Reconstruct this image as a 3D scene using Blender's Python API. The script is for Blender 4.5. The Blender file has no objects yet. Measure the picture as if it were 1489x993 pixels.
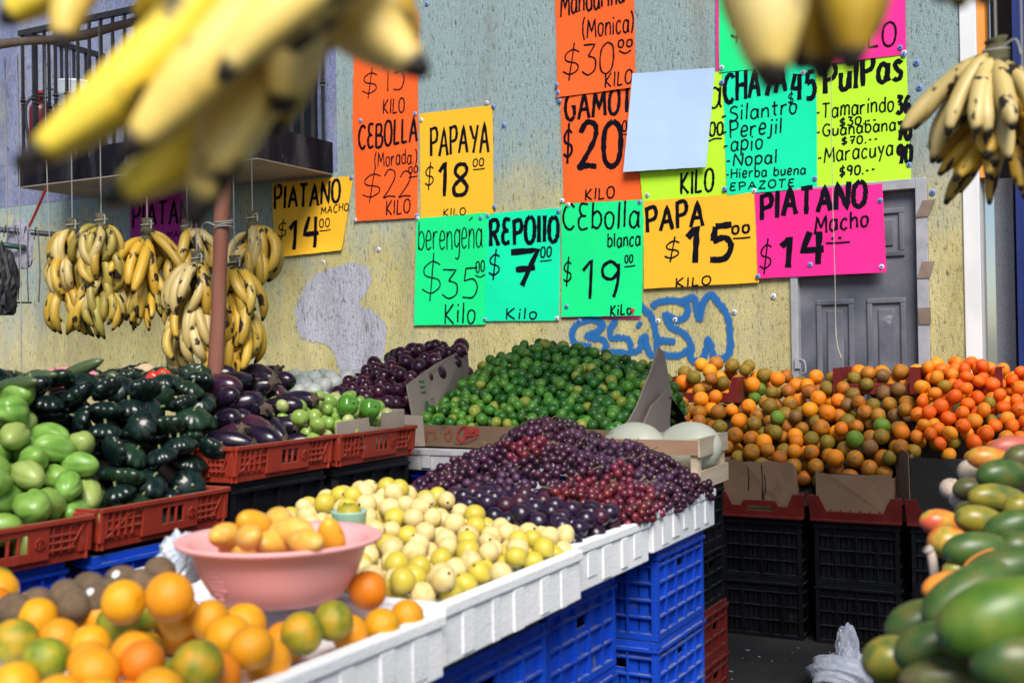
import bpy, math, random, sys
import numpy as np
from mathutils import Vector, Matrix, Euler
random.seed(7); RNG = np.random.default_rng(7)
R_ = math.radians
scene = bpy.context.scene
COL = scene.collection

# ---------------------------------------------------------------- camera, sky, sun, exposure
HC, YAW, FPX, PW, PH, WALL_Y = 1.45, R_(28), 1640.0, 1489, 993, 6.53
PITCH, ROLL = math.atan((512-496.5)/FPX), 0.016
fw = Vector((-math.sin(YAW)*math.cos(PITCH), math.cos(YAW)*math.cos(PITCH), math.sin(PITCH)))
rt0 = Vector((math.cos(YAW), math.sin(YAW), 0)); up0 = rt0.cross(fw)
rt = rt0*math.cos(ROLL)-up0*math.sin(ROLL); up = up0*math.cos(ROLL)+rt0*math.sin(ROLL)
cd = bpy.data.cameras.new('camera'); cam = bpy.data.objects.new('camera', cd); COL.objects.link(cam)
cam.matrix_world = Matrix(((rt.x, up.x, -fw.x, 0), (rt.y, up.y, -fw.y, 0), (rt.z, up.z, -fw.z, HC), (0, 0, 0, 1)))
cd.sensor_width = 36; cd.lens = 36*FPX/PW; cd.clip_start = 0.05; cd.clip_end = 600
cd.dof.use_dof = True; cd.dof.focus_distance = 5.6; cd.dof.aperture_fstop = 3.5
scene.camera = cam
w = bpy.data.worlds.new('World'); scene.world = w; w.use_nodes = True
nt = w.node_tree; sky = nt.nodes.new('ShaderNodeTexSky'); sky.sky_type = 'NISHITA'; sky.sun_disc = False
SUN_DIR = Vector((0.42, -0.60, 0.76)).normalized()
sky.sun_elevation = math.asin(SUN_DIR.z); sky.sun_rotation = math.atan2(SUN_DIR.x, SUN_DIR.y)
bg = nt.nodes['Background']; bg.inputs['Strength'].default_value = 0.065
nt.links.new(sky.outputs[0], bg.inputs['Color'])
sl = bpy.data.lights.new('sun', 'SUN'); sl.energy = 3.4; sl.angle = R_(30); sl.color = (1, .95, .86)
so = bpy.data.objects.new('sun', sl); COL.objects.link(so)
so.rotation_euler = SUN_DIR.to_track_quat('Z', 'Y').to_euler(); so.location = (-6, -8, 12)
vs = scene.view_settings; vs.view_transform = 'Standard'; vs.look = 'None'; vs.gamma = 1; vs.exposure = 0.62
scene.cycles.max_bounces = 6; scene.cycles.diffuse_bounces = 3; scene.cycles.glossy_bounces = 3
scene.cycles.transparent_max_bounces = 8
scene.cycles.use_denoising = True

# ---------------------------------------------------------------- pixel helpers (a pixel plus a known plane gives a point of the place)
CP = Vector((0, 0, HC))
def ray(px, py): return fw + rt*((px-PW/2)/FPX) - up*((py-PH/2)/FPX)
def at(px, py, F): return CP + ray(px, py)*F
def onY(px, py, Y=WALL_Y): d = ray(px, py); return CP + d*(Y/d.y)
def onX(px, py, X): d = ray(px, py); return CP + d*(X/d.x)
def onZ(px, py, Z): d = ray(px, py); return CP + d*((Z-HC)/d.z)

# ---------------------------------------------------------------- materials
MATS = {}
def mat(name, cols, rough=.5, scale=6., bump=0., bscale=60., spot=None, spot_scale=14., spot_lo=.6, spot_w=.06, rand=.12, tip=None,
        coat=0., stretch=(1, 1, 1), detail=3., spec=.5, trans=0., hue=.0, dust=None, metal=0., pole=None):
    if name in MATS: return MATS[name]
    m = bpy.data.materials.new(name); m.use_nodes = True; MATS[name] = m
    n = m.node_tree.nodes; L = m.node_tree.links; b = n['Principled BSDF']
    tc = n.new('ShaderNodeTexCoord'); oi = n.new('ShaderNodeObjectInfo')
    mp = n.new('ShaderNodeMapping'); mp.inputs['Scale'].default_value = stretch
    L.new(tc.outputs['Object'], mp.inputs['Vector'])
    mul = n.new('ShaderNodeMath'); mul.operation = 'MULTIPLY'; mul.inputs[1].default_value = 37.0; L.new(oi.outputs['Random'], mul.inputs[0])
    def noise(sc, det=detail):
        x = n.new('ShaderNodeTexNoise'); x.noise_dimensions = '4D'; x.inputs['Scale'].default_value = sc; x.inputs['Detail'].default_value = det
        L.new(mp.outputs[0], x.inputs['Vector']); L.new(mul.outputs[0], x.inputs['W']); return x.outputs['Fac']
    cr = n.new('ShaderNodeValToRGB'); L.new(noise(scale), cr.inputs['Fac'])
    els = cr.color_ramp.elements
    k = len(cols)
    if k == 1: cols = [cols[0], tuple(c*.86 for c in cols[0])]; k = 2
    while len(els) < k: els.new(.5)
    for i, c in enumerate(cols):
        els[i].position = .34 + .32*i/(k-1); els[i].color = (*c, 1)
    col = cr.outputs[0]
    def mix(fac, a, bcol):
        x = n.new('ShaderNodeMix'); x.data_type = 'RGBA'; L.new(fac, x.inputs[0]); L.new(a, x.inputs[6])
        x.inputs[7].default_value = (*bcol, 1); return x.outputs[2]
    def ramp(src, lo, hi):
        x = n.new('ShaderNodeMapRange'); x.inputs[1].default_value = lo; x.inputs[2].default_value = hi; x.clamp = True; L.new(src, x.inputs[0]); return x.outputs[0]
    if spot: col = mix(ramp(noise(spot_scale, 4.), spot_lo, spot_lo+spot_w), col, spot)
    if tip:
        a = n.new('ShaderNodeAttribute'); a.attribute_name = 'tt'
        add = n.new('ShaderNodeMath'); add.operation = 'MULTIPLY_ADD'; add.inputs[1].default_value = .14
        L.new(noise(26.), add.inputs[0]); L.new(a.outputs['Fac'], add.inputs[2])
        col = mix(ramp(add.outputs[0], .985, 1.03), col, tip[0])
        if len(tip) > 1:
            inv = n.new('ShaderNodeMath'); inv.operation = 'SUBTRACT'; inv.inputs[0].default_value = 1.; L.new(a.outputs['Fac'], inv.inputs[1])
            col = mix(ramp(inv.outputs[0], .86, 1.0), col, tip[1])
    if pole:
        sp = n.new('ShaderNodeSeparateXYZ'); L.new(tc.outputs['Object'], sp.inputs[0])
        mk = n.new('ShaderNodeMath'); mk.operation = 'MULTIPLY_ADD'; mk.inputs[1].default_value = .10; L.new(noise(5.), mk.inputs[0]); L.new(sp.outputs['Z'], mk.inputs[2])
        col = mix(ramp(mk.outputs[0], pole[1], pole[1]+pole[2]), col, pole[0])
    if dust:
        g = n.new('ShaderNodeNewGeometry'); sx = n.new('ShaderNodeSeparateXYZ'); L.new(g.outputs['Normal'], sx.inputs[0])
        mm = n.new('ShaderNodeMath'); mm.operation = 'MULTIPLY'; L.new(ramp(sx.outputs['Z'], .6, .9), mm.inputs[0])
        L.new(ramp(noise(30.), .3, .6), mm.inputs[1]); col = mix(mm.outputs[0], col, dust)
    hs = n.new('ShaderNodeHueSaturation'); L.new(col, hs.inputs['Color'])
    mv = n.new('ShaderNodeMapRange'); mv.inputs[3].default_value = 1-rand; mv.inputs[4].default_value = 1+rand; L.new(oi.outputs['Random'], mv.inputs[0]); L.new(mv.outputs[0], hs.inputs['Value'])
    if hue:
        fr = n.new('ShaderNodeMath'); fr.operation = 'FRACT'; L.new(mul.outputs[0], fr.inputs[0])
        mh = n.new('ShaderNodeMapRange'); mh.inputs[3].default_value = .5-hue; mh.inputs[4].default_value = .5+hue; L.new(fr.outputs[0], mh.inputs[0]); L.new(mh.outputs[0], hs.inputs['Hue'])
    L.new(hs.outputs[0], b.inputs['Base Color'])
    b.inputs['Roughness'].default_value = rough; b.inputs['Metallic'].default_value = metal
    b.inputs['Coat Weight'].default_value = coat; b.inputs['Coat Roughness'].default_value = .15
    b.inputs['Specular IOR Level'].default_value = spec; b.inputs['Transmission Weight'].default_value = trans
    if bump:
        bp = n.new('ShaderNodeBump'); bp.inputs['Strength'].default_value = bump; bp.inputs['Distance'].default_value = .01
        L.new(noise(bscale, 2.), bp.inputs['Height']); L.new(bp.outputs[0], b.inputs['Normal'])
    return m

# ---------------------------------------------------------------- mesh builder
class MB:
    def __init__(s): s.v = []; s.f = []; s.t = []; s.m = []
    def add(s, vs, fs, ts=None, mi=0):
        o = len(s.v); s.v += [tuple(v) for v in vs]; s.f += [tuple(i+o for i in f) for f in fs]; s.m += [mi]*len(fs)
        s.t += list(ts) if ts is not None else [0.]*len(vs)
    def box(s, x0, x1, y0, y1, z0, z1, T=None, mi=0):
        vs = [(x, y, z) for z in (z0, z1) for y in (y0, y1) for x in (x0, x1)]
        if T: vs = [T(*v) for v in vs]
        s.add(vs, [(0, 2, 3, 1), (4, 5, 7, 6), (0, 1, 5, 4), (2, 6, 7, 3), (0, 4, 6, 2), (1, 3, 7, 5)], mi=mi)
    def tube(s, pts, rad, n=8, cap=True, ts=None, prof=None, mi=0):
        pts = [Vector(p) for p in pts]; k = len(pts); rad = rad if hasattr(rad, '__len__') else [rad]*k
        tv = [(pts[min(i+1, k-1)]-pts[max(i-1, 0)]).normalized() for i in range(k)]
        a = Vector((0, 0, 1)) if abs(tv[0].z) < .9 else Vector((1, 0, 0)); nrm = tv[0].cross(a).normalized()
        vs = []; tt = []
        for i in range(k):
            nrm = (nrm - tv[i]*nrm.dot(tv[i])).normalized(); bn = tv[i].cross(nrm)
            for j in range(n):
                a = 2*math.pi*j/n; rr = rad[i]*(prof(a) if prof else 1)
                vs.append(pts[i]+nrm*math.cos(a)*rr+bn*math.sin(a)*rr); tt.append(ts[i] if ts else 0.)
        fs = [(i*n+j, i*n+(j+1) % n, (i+1)*n+(j+1) % n, (i+1)*n+j) for i in range(k-1) for j in range(n)]
        if cap: fs += [tuple(range(n-1, -1, -1)), tuple((k-1)*n+j for j in range(n))]
        s.add(vs, fs, tt, mi)
    def lathe(s, prof, n=16, disp=None, c=(0, 0, 0), mi=0):
        vs = []; k = len(prof)
        for i, (r, z) in enumerate(prof):
            for j in range(n):
                a = 2*math.pi*j/n; q = r*(disp(a, i/(k-1)) if disp else 1)
                vs.append((c[0]+q*math.cos(a), c[1]+q*math.sin(a), c[2]+z))
        fs = [(i*n+j, i*n+(j+1) % n, (i+1)*n+(j+1) % n, (i+1)*n+j) for i in range(k-1) for j in range(n)]
        s.add(vs, fs+[tuple(range(n-1, -1, -1)), tuple((k-1)*n+j for j in range(n))], mi=mi)
    def prism(s, poly, y0, y1, T=None, mi=0):            # poly in (x,z), from y0 to y1
        k = len(poly); vs = [(x, y0, z) for x, z in poly]+[(x, y1, z) for x, z in poly]
        if T: vs = [T(*v) for v in vs]
        s.add(vs, [tuple(range(k)), tuple(range(2*k-1, k-1, -1))]+[(i, i+k, (i+1) % k+k, (i+1) % k) for i in range(k)], mi=mi)
    def mesh(s, name, smooth=False):
        me = bpy.data.meshes.new(name)
        try: me.from_pydata(s.v, [], s.f)
        except TypeError: print("BAD", name, [v for v in s.v if len(v) != 3 or any(isinstance(c, complex) for c in v)][:3]); raise
        import bmesh
        bm = bmesh.new(); bm.from_mesh(me); bmesh.ops.recalc_face_normals(bm, faces=bm.faces); bm.to_mesh(me); bm.free()
        if any(s.t):
            at_ = me.attributes.new('tt', 'FLOAT', 'POINT'); at_.data.foreach_set('value', s.t)
        if any(s.m): me.polygons.foreach_set('material_index', s.m)
        if smooth: me.polygons.foreach_set('use_smooth', [True]*len(me.polygons))
        return me
    def build(s, name, m, parent=None, smooth=False, loc=None, bevel=0):
        me = s.mesh(name, smooth)
        for x in (m if isinstance(m, (list, tuple)) else [m]): me.materials.append(x)
        o = bpy.data.objects.new(name, me); COL.objects.link(o)
        if parent: o.parent = parent
        if loc is not None: o.location = loc
        if bevel:
            bv = o.modifiers.new('bevel', 'BEVEL'); bv.width = bevel; bv.segments = 2; bv.limit_method = 'ANGLE'
        return o

def tag(o, label=None, cat=None, group=None, kind=None):
    for k, v in (('label', label), ('category', cat), ('group', group), ('kind', kind)):
        if v: o[k] = v
    return o
def empty(name, loc=(0, 0, 0), label=None, cat=None, group=None, rz=0, kind=None):
    o = bpy.data.objects.new(name, None); COL.objects.link(o); o.location = loc; o.rotation_euler = (0, 0, rz); o.empty_display_size = .05
    return tag(o, label, cat, group, kind)
MC = {}
def inst(name, me, m, loc, rot=(0, 0, 0), sc=1., parent=None):      # an object sharing mesh data, one mesh datablock per (mesh, material)
    key = (me.name, m.name)
    if key not in MC:
        c = me.copy(); c.materials.clear(); c.materials.append(m); MC[key] = c
    o = bpy.data.objects.new(name, MC[key]); COL.objects.link(o)
    o.location = loc; o.rotation_euler = rot; o.scale = (sc,)*3 if not hasattr(sc, '__len__') else sc
    if parent: o.parent = parent
    return o
def copy_tree(o, parent=None):
    c = o.copy(); COL.objects.link(c)
    if parent: c.parent = parent
    for ch in list(o.children): copy_tree(ch, c)
    return c
def catmull(pts, sub=6, closed=False):
    P = [Vector(p) for p in pts]; out = []; k = len(P)
    for i in range(k-1):
        p0, p1, p2, p3 = P[max(i-1, 0)], P[i], P[i+1], P[min(i+2, k-1)]
        for j in range(sub):
            t = j/sub
            out.append(.5*((2*p1)+(p2-p0)*t+(2*p0-5*p1+4*p2-p3)*t*t+(3*p1-p0-3*p2+p3)*t**3))
    return out+[P[-1]]

# ================================================================ SETTING
gm = mat('dark_ground', [(.007, .007, .009), (.016, .016, .017), (.036, .034, .034)], rough=.85, scale=2.2, bump=.6, bscale=30, spot=(.2, .19, .18), spot_scale=60, spot_lo=.68, rand=0, detail=8)
b = MB(); b.add([(-80, -80, 0), (80, -80, 0), (80, 80, 0), (-80, 80, 0)], [(0, 1, 2, 3)])
tag(b.build('ground', gm), 'dark trampled dirt floor between the fruit stalls', kind='structure')

# ---- plaster material: vertical dragged grooves, faded yellow below and blue grey repaint above
def plaster(name, yellow, grey, zsplit=True):
    m = bpy.data.materials.new(name); m.use_nodes = True; n = m.node_tree.nodes; L = m.node_tree.links; b = n['Principled BSDF']
    tc = n.new('ShaderNodeTexCoord')
    def noise(sc, st, det=4., rough=.6):
        mp = n.new('ShaderNodeMapping'); mp.inputs['Scale'].default_value = st; L.new(tc.outputs['Object'], mp.inputs[0])
        x = n.new('ShaderNodeTexNoise'); x.inputs['Scale'].default_value = sc; x.inputs['Detail'].default_value = det; x.inputs['Roughness'].default_value = rough
        L.new(mp.outputs[0], x.inputs['Vector']); return x.outputs['Fac']
    def rng(src, lo, hi, a=0., c=1.):
        x = n.new('ShaderNodeMapRange'); x.inputs[1].default_value = lo; x.inputs[2].default_value = hi; x.inputs[3].default_value = a; x.inputs[4].default_value = c; L.new(src, x.inputs[0]); return x.outputs[0]
    def mix(f, a, c):
        x = n.new('ShaderNodeMix'); x.data_type = 'RGBA'; L.new(f, x.inputs[0])
        for s_, q in ((6, a), (7, c)):
            if isinstance(q, tuple): x.inputs[s_].default_value = (*q, 1)
            else: L.new(q, x.inputs[s_])
        return x.outputs[2]
    def math_(op, a, c):
        x = n.new('ShaderNodeMath'); x.operation = op
        for i, q in enumerate((a, c)):
            if isinstance(q, float): x.inputs[i].default_value = q
            else: L.new(q, x.inputs[i])
        return x.outputs[0]
    big = noise(.9, (1, 1, .8), 5.)
    y2 = tuple(c*.72 for c in yellow)
    col = mix(rng(noise(5, (1, 1, .35), 6.), .35, .65), yellow, y2)
    pale = tuple(min(1, c*.55+.30) for c in yellow)
    col = mix(rng(big, .45, .7, 0., .55), col, pale)
    if zsplit:
        sx = n.new('ShaderNodeSeparateXYZ'); L.new(tc.outputs['Object'], sx.inputs[0])
        z = math_('ADD', math_('ADD', sx.outputs['Z'], math_('MULTIPLY', big, 2.6)), math_('MULTIPLY', noise(4, (1, 1, .45), 7.), 1.8))
        z = math_('ADD', z, math_('MULTIPLY', sx.outputs['X'], -.04))
        col = mix(rng(z, 4.35, 5.15), col, grey)
    # fine dark pits and grooves
    gro = noise(62, (1, 1, .24), 6., .8); pit = noise(170, (1, 1, .5), 4., .7)
    f = rng(gro, .535, .63, 0., .9); col = mix(f, col, (.07, .065, .05))
    f = rng(pit, .575, .64, 0., .85); col = mix(f, col, (.04, .04, .035))
    f = rng(noise(90, (1, 1, .3), 3.), .60, .72, 0., .5); col = mix(f, col, (.75, .72, .6))
    # drips and blotches
    f = rng(noise(2.6, (2.2, 1, .4), 7.), .52, .72, 0., .5); col = mix(f, col, (.22, .22, .19))
    f = rng(noise(1.7, (1, 1, 1), 7., .7), .52, .66, 0., .35); col = mix(f, col, (.45, .44, .38))
    L.new(col, b.inputs['Base Color']); b.inputs['Roughness'].default_value = .92; b.inputs['Specular IOR Level'].default_value = .2
    h = math_('ADD', math_('MULTIPLY', gro, -1.), math_('MULTIPLY', pit, -.5))
    bp = n.new('ShaderNodeBump'); bp.inputs['Strength'].default_value = .9; bp.inputs['Distance'].default_value = .012
    L.new(h, bp.inputs['Height']); L.new(bp.outputs[0], b.inputs['Normal'])
    return m
BZ0 = 2.765
YEL, GRY = (.70, .61, .27), (.33, .44, .46)
wall_m = plaster('wall_plaster', YEL, GRY)
bld = empty('market_building', (0, WALL_Y, 0), 'yellow and grey rough plaster building front hung with handwritten price signs', 'building')
def bl(p): return (p[0], p[1]-WALL_Y, p[2])            # into the building's frame
XR = onY(1400, 300).x
DX0, DX1, DZ = onY(1155, 405).x-.02, onY(1349, 300).x, onY(1345, 259).z
b = MB()
b.box(-9.2, DX0, 0, .3, 0, 6.5); b.box(DX0, DX1, 0, .3, DZ, 6.5); b.box(DX1, XR, 0, .3, 0, 6.5)
b.build('wall', wall_m, bld)
# white painted end of the wall with an orange edge
white_m = mat('white_gloss_paint', [(.82, .82, .84), (.7, .71, .74)], rough=.45, scale=9, stretch=(1, 1, .3), rand=0, spot=(.35, .33, .3), spot_lo=.68)
b = MB(); b.box(XR+.001, XR+.085, -.012, .3, 0, 6.5); b.build('corner_trim', white_m, bld, bevel=.004)
b = MB(); b.box(XR+.086, XR+.125, .03, .3, 2.35, 6.5); b.build('orange_edge', mat('orange_paint', [(.8, .3, .05)], rand=0), bld)
b = MB(); b.box(-9.35, -9.21, -.25, .3, 0, 6.5); b.build('left_corner_trim', white_m, bld, bevel=.01)
b = MB(); b.box(-9.19, -4.86, -.002, .001, BZ0, 6.4); b.build('shade_tint_wall_section', plaster('shade_tint_plaster', (.26, .30, .52), (.3, .3, .3), False), bld)  # lilac of the sky-lit shade above the balcony, put into the colour
# paint patch and graffiti on the wall
patch_m = plaster('grey_paint_patch', (.56, .56, .68), (.3, .3, .3), False)
def wall_uv(px, py, off): p = onY(px, py, WALL_Y-off); return (p.x, -off, p.z)
pp = [(430, 470), (431, 447), (439, 425), (455, 404), (480, 390), (510, 383), (530, 386), (540, 401), (537, 420), (523, 440), (541, 452), (556, 465), (562, 485), (560, 512), (553, 540), (548, 575), (500, 575), (494, 545), (488, 520), (478, 505), (466, 497), (450, 496), (437, 489)]
pp = [tuple(p) for p in catmull([(*p, 0) for p in pp+[pp[0]]], 5)]
pp = [(x+random.uniform(-1.6, 1.6), y+random.uniform(-2.5, 2.5)) for x, y, _ in pp]
b = MB(); b.add([wall_uv(x, y, .003) for x, y in pp], [tuple(range(len(pp)))]); b.build('paint_patch', patch_m, bld)

def ribbon(mb, pts, wd, jit=0., taper=True):           # flat stroke in the xz plane, creeping toward -y so that crossings never share a plane
    k = len(pts); vs = []; ts = []
    for i in range(k):
        a, c = pts[max(i-1, 0)], pts[min(i+1, k-1)]
        tx, tz = c[0]-a[0], c[2]-a[2]; l = math.hypot(tx, tz) or 1e-6; nx, nz = -tz/l, tx/l
        h = wd/2*(1+random.uniform(-jit, jit)); 
        if taper and i in (0, k-1): h *= .8
        for q in (-1, -.5, 0, .5, 1): vs.append((pts[i][0]+nx*h*q, pts[i][1]-4e-6*i, pts[i][2]+nz*h*q)); ts.append(1-abs(q))
    fs = [(i*5+j, i*5+j+1, (i+1)*5+j+1, (i+1)*5+j) for i in range(k-1) for j in range(4)]
    mb.add(vs, fs, ts)
def spray_mat():
    m = bpy.data.materials.new('blue_spray_paint'); m.use_nodes = True; n = m.node_tree.nodes; L = m.node_tree.links; b = n['Principled BSDF']
    b.inputs['Base Color'].default_value = (.008, .13, .40, 1); b.inputs['Roughness'].default_value = .8
    a = n.new('ShaderNodeAttribute'); a.attribute_name = 'tt'; tc = n.new('ShaderNodeTexCoord')
    mp = n.new('ShaderNodeMapping'); mp.inputs['Scale'].default_value = (1, 1, .3); L.new(tc.outputs['Object'], mp.inputs[0])
    x = n.new('ShaderNodeTexNoise'); x.inputs['Scale'].default_value = 110; x.inputs['Detail'].default_value = 3; L.new(mp.outputs[0], x.inputs['Vector'])
    ad = n.new('ShaderNodeMath'); ad.operation = 'MULTIPLY_ADD'; ad.inputs[1].default_value = .9; L.new(x.outputs['Fac'], ad.inputs[0]); L.new(a.outputs['Fac'], ad.inputs[2])
    r = n.new('ShaderNodeMapRange'); r.inputs[1].default_value = .62; r.inputs[2].default_value = .90; r.inputs[4].default_value = .93; L.new(ad.outputs[0], r.inputs[0]); L.new(r.outputs[0], b.inputs['Alpha'])
    return m
gs = [[(230, 480), (110, 460), (70, 400), (85, 320), (160, 270), (240, 258), (320, 290), (290, 350), (195, 390), (240, 410), (320, 420), (350, 470), (320, 530)],
      [(320, 530), (420, 525), (520, 535), (600, 520), (640, 480), (650, 420), (680, 400), (690, 460), (720, 540), (770, 560)],
      [(430, 200), (420, 280), (385, 340), (400, 410), (470, 405), (530, 420), (555, 470), (560, 530)],
      [(612, 300), (640, 300)], [(615, 285), (638, 312)],
      [(600, 90), (660, 160), (720, 220), (755, 320), (775, 430), (780, 520), (850, 550), (960, 550), (1040, 500)],
      [(730, 150), (790, 110), (880, 95), (980, 110), (1030, 150), (1020, 220), (980, 250), (930, 255), (850, 215), (860, 260), (900, 320), (980, 360), (1040, 420), (1065, 500), (1050, 560), (1100, 605), (1160, 570), (1190, 480), (1200, 420), (1225, 480), (1250, 560), (1300, 580), (1360, 560), (1385, 480), (1380, 300), (1350, 200), (1290, 120), (1230, 50), (1180, 80), (1150, 150), (1130, 250), (1110, 180), (1090, 80), (1040, 80), (980, 110)],
      [(780, 430), (850, 430), (930, 440)]]
b = MB()
for i, s in enumerate(gs):
    pts = catmull([(820+x/5.727, 420+y/5.727, 0) for x, y in s], 7)
    ribbon(b, [wall_uv(p.x, p.y, .004+.0004*i) for p in pts], .062, .08)
b.build('graffiti', spray_mat(), bld)

# ---- door of the building
door_m = mat('grey_brown_door', [(.065, .07, .095), (.115, .12, .155), (.17, .175, .21)], rough=.6, scale=3.5, bump=.15, bscale=40, spot=(.42, .41, .43), spot_scale=5, spot_lo=.70, rand=0, detail=6)
frame_m = mat('pale_metal_frame', [(.30, .31, .35), (.40, .40, .45)], rough=.5, scale=12, rand=0, spot=(.2, .17, .15), spot_lo=.7)
b = MB(); b.box(DX0+.04, DX1-.06, .04, .08, 0, DZ-.05); door = b.build('door', door_m, bld)
W_ = DX1-DX0-.1; cx = [DX0+.05+W_*.13, DX0+.05+W_*.56]; pw = W_*.32
for z0, z1 in ((.15, .75), (.85, 1.72), (1.95, 2.22)):
    for c in cx:
        q = MB()
        for x0, x1, a0, a1 in ((c, c+pw, z0, z0+.03), (c, c+pw, z1-.03, z1), (c, c+.03, z0+.03, z1-.03), (c+pw-.03, c+pw, z0+.03, z1-.03)): q.box(x0, x1, .026, .041, a0, a1)
        q.box(c+.06, c+pw-.06, .030, .041, z0+.06, z1-.06); q.build('raised_panel', door_m, door, bevel=.006)
q = MB(); q.box(DX0-.0, DX0+.042, -.02, .1, 0, DZ); q.box(DX1-.062, DX1-.001, -.02, .1, 0, DZ); q.box(DX0+.042, DX1-.062, -.02, .1, DZ-.055, DZ)
q.build('door_frame', frame_m, door, bevel=.004)
rust = mat('brown_tape', [(.16, .11, .08), (.28, .22, .18)], rough=.5, rand=.1)
for y in (302, 391, 458):
    p = onY(1345, y, WALL_Y-.02); q = MB(); q.box(p.x-.03, p.x+.035, -.032, -.0205, p.z-.05, p.z+.04, T=lambda x, y_, z: (x+.02*math.sin(z*40), y_-.006*math.sin(x*90), z)); q.build('hinge', rust, door)
p = onY(1164, 528, WALL_Y-.02); q = MB(); q.box(p.x-.03, p.x+.005, -.034, -.0205, p.z-.03, p.z+.03); q.tube(catmull([(p.x, -.035, p.z+.02), (p.x+.03, -.05, p.z+.01), (p.x+.035, -.05, p.z-.05), (p.x+.01, -.04, p.z-.06)], 4), .005, 6); q.build('latch', frame_m, door)
# rope hanging in front of the pink sign: a thing
pts = catmull([onY(1208, 20, 6.40), onY(1210, 250, 6.40), onY(1214, 400, 6.40), onY(1216, 490, 6.40), onY(1224, 522, 6.40)], 6)
b = MB(); b.tube(pts, [.0022]*(len(pts)-8)+[.004]*8, 6); tag(b.build('rope', mat('pale_rope', [(.55, .52, .45)], rough=.9, bump=.5, bscale=200), smooth=True), 'pale rope hanging down in front of the bright pink sign', 'rope')

# ---- neighbouring shop front at the right end
b = MB(); b.box(XR+.13, XR+.9, .32+WALL_Y, .4+WALL_Y, 0, 6.5)
nb = b.build('neighbouring_shop', mat('dark_interior', [(.012, .012, .014)], rand=0)); tag(nb, 'blue and grey shop front beyond the white wall corner', 'building')
b = MB(); b.box(XR+.14, XR+.235, .2+WALL_Y, .26+WALL_Y, 0, 2.36); b.build('grey_shutter', mat('grey_mesh', [(.22, .23, .28), (.3, .31, .36)], scale=90, bump=.4, bscale=260, rand=0), nb)
blue_m = mat('navy_blue_metal', [(.008, .02, .13), (.012, .035, .2)], rough=.4, scale=3, rand=0, bump=.05, bscale=8)
b = MB(); b.box(XR+.27, XR+.9, .02+WALL_Y, .08+WALL_Y, 0, 6.5); b.box(XR+.262, XR+.285, -.01+WALL_Y, .02+WALL_Y, 0, 6.5); b.build('blue_panel', blue_m, nb)

# ---- balcony: slab, railing
BX0, BX1, BYF, BZ = -7.21, -4.9, 5.72-WALL_Y, 2.75
conc = mat('stained_dark_concrete', [(.004, .004, .007), (.010, .010, .015), (.045, .045, .055)], rough=.95, spec=.1, scale=7, stretch=(1, 1, .25), spot=(.16, .16, .18), spot_scale=16, spot_lo=.66, bump=.5, bscale=50, rand=0, detail=8)
under = mat('bare_concrete_underside', [(.26, .22, .20), (.36, .31, .28)], rough=.9, scale=3, rand=0)
b = MB(); b.box(BX0, BX1, BYF, -.001, BZ, BZ+.22); bal = b.build('balcony', conc, bld)
q = MB(); q.box(BX0+.005, BX1-.005, BYF+.005, -.002, BZ-.012, BZ-.001); q.build('slab_underside', under, bal)
iron = mat('black_iron', [(.012, .012, .015), (.03, .028, .03)], rough=.5, rand=0)
def bar(q, x, y, z0, z1):
    q.box(x-.009, x+.009, y-.009, y+.009, z0, z1)
    zc = z0+.42; q.lathe([(.0095, -.035), (.017, -.028), (.012, -.014), (.024, 0), (.012, .014), (.017, .028), (.0095, .035)], 8, c=(x, y, zc))
rz0, rz1 = BZ+.22, BZ+1.13
xs = list(np.arange(BX0+.03, BX1, .118)); ys = list(np.arange(BYF+.15, -.05, .118))
for x in xs: q = MB(); bar(q, x, BYF+.03, rz0, rz1); q.build('baluster', iron, bal)
for y in ys:
    for x in (BX0+.03, BX1-.03): q = MB(); bar(q, x, y, rz0, rz1); q.build('baluster', iron, bal)
q = MB(); q.box(BX0, BX1, BYF+.012, BYF+.05, rz1, rz1+.04); q.box(BX0+.012, BX0+.05, BYF+.05, -.001, rz1, rz1+.04); q.box(BX1-.05, BX1-.012, BYF+.05, -.001, rz1, rz1+.04)
q.build('handrail', iron, bal)
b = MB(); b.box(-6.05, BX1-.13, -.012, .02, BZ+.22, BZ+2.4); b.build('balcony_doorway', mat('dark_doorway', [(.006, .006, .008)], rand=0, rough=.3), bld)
# bucket and fire extinguisher standing on the balcony
pb = onY(108, 150, WALL_Y-.35); zb = BZ+.221
prof = [(.115, 0), (.13, .02), (.143, .28), (.15, .285), (.146, .30), (.152, .315), (.147, .33), (.153, .345), (.148, .36), (.156, .38), (.156, .395), (.147, .40), (.14, .39), (.12, .03)]
b = MB(); b.lathe(prof, 24); bk = b.build('bucket', mat('white_plastic_bucket', [(.62, .70, .78)], rough=.4, rand=0), smooth=True, loc=(pb.x, pb.y, BZ+.46))
tag(bk, 'white plastic bucket standing behind the black balcony railing', 'bucket')
pts = catmull([(.15*math.cos(a), .15*math.sin(a)*1.05, .30-.12*math.sin((a+math.pi))) for a in np.linspace(-math.pi, 0, 7)], 3)
q = MB(); q.tube(pts, .003, 6); q.build('bail_handle', iron, bk, smooth=True)
b = MB(); b.box(-.17, .17, -.17, .17, 0, .238); b.box(-.15, .15, -.15, .15, .238, .2395)
st = b.build('upturned_crate', mat('dark_old_wood', [(.05, .04, .035)], rough=.8), loc=(pb.x, pb.y, zb)); tag(st, 'dark box under the white bucket on the balcony', 'box')
pe = onY(60, 140, WALL_Y-.45)
b = MB(); b.lathe([(.08, 0), (.092, .01), (.092, .42), (.085, .46), (.05, .5), (.028, .52), (.028, .54)], 20); fe = b.build('fire_extinguisher', mat('dark_red_paint', [(.16, .008, .012)], rough=.3, rand=0), smooth=True, loc=(pe.x, pe.y, zb))
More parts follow.
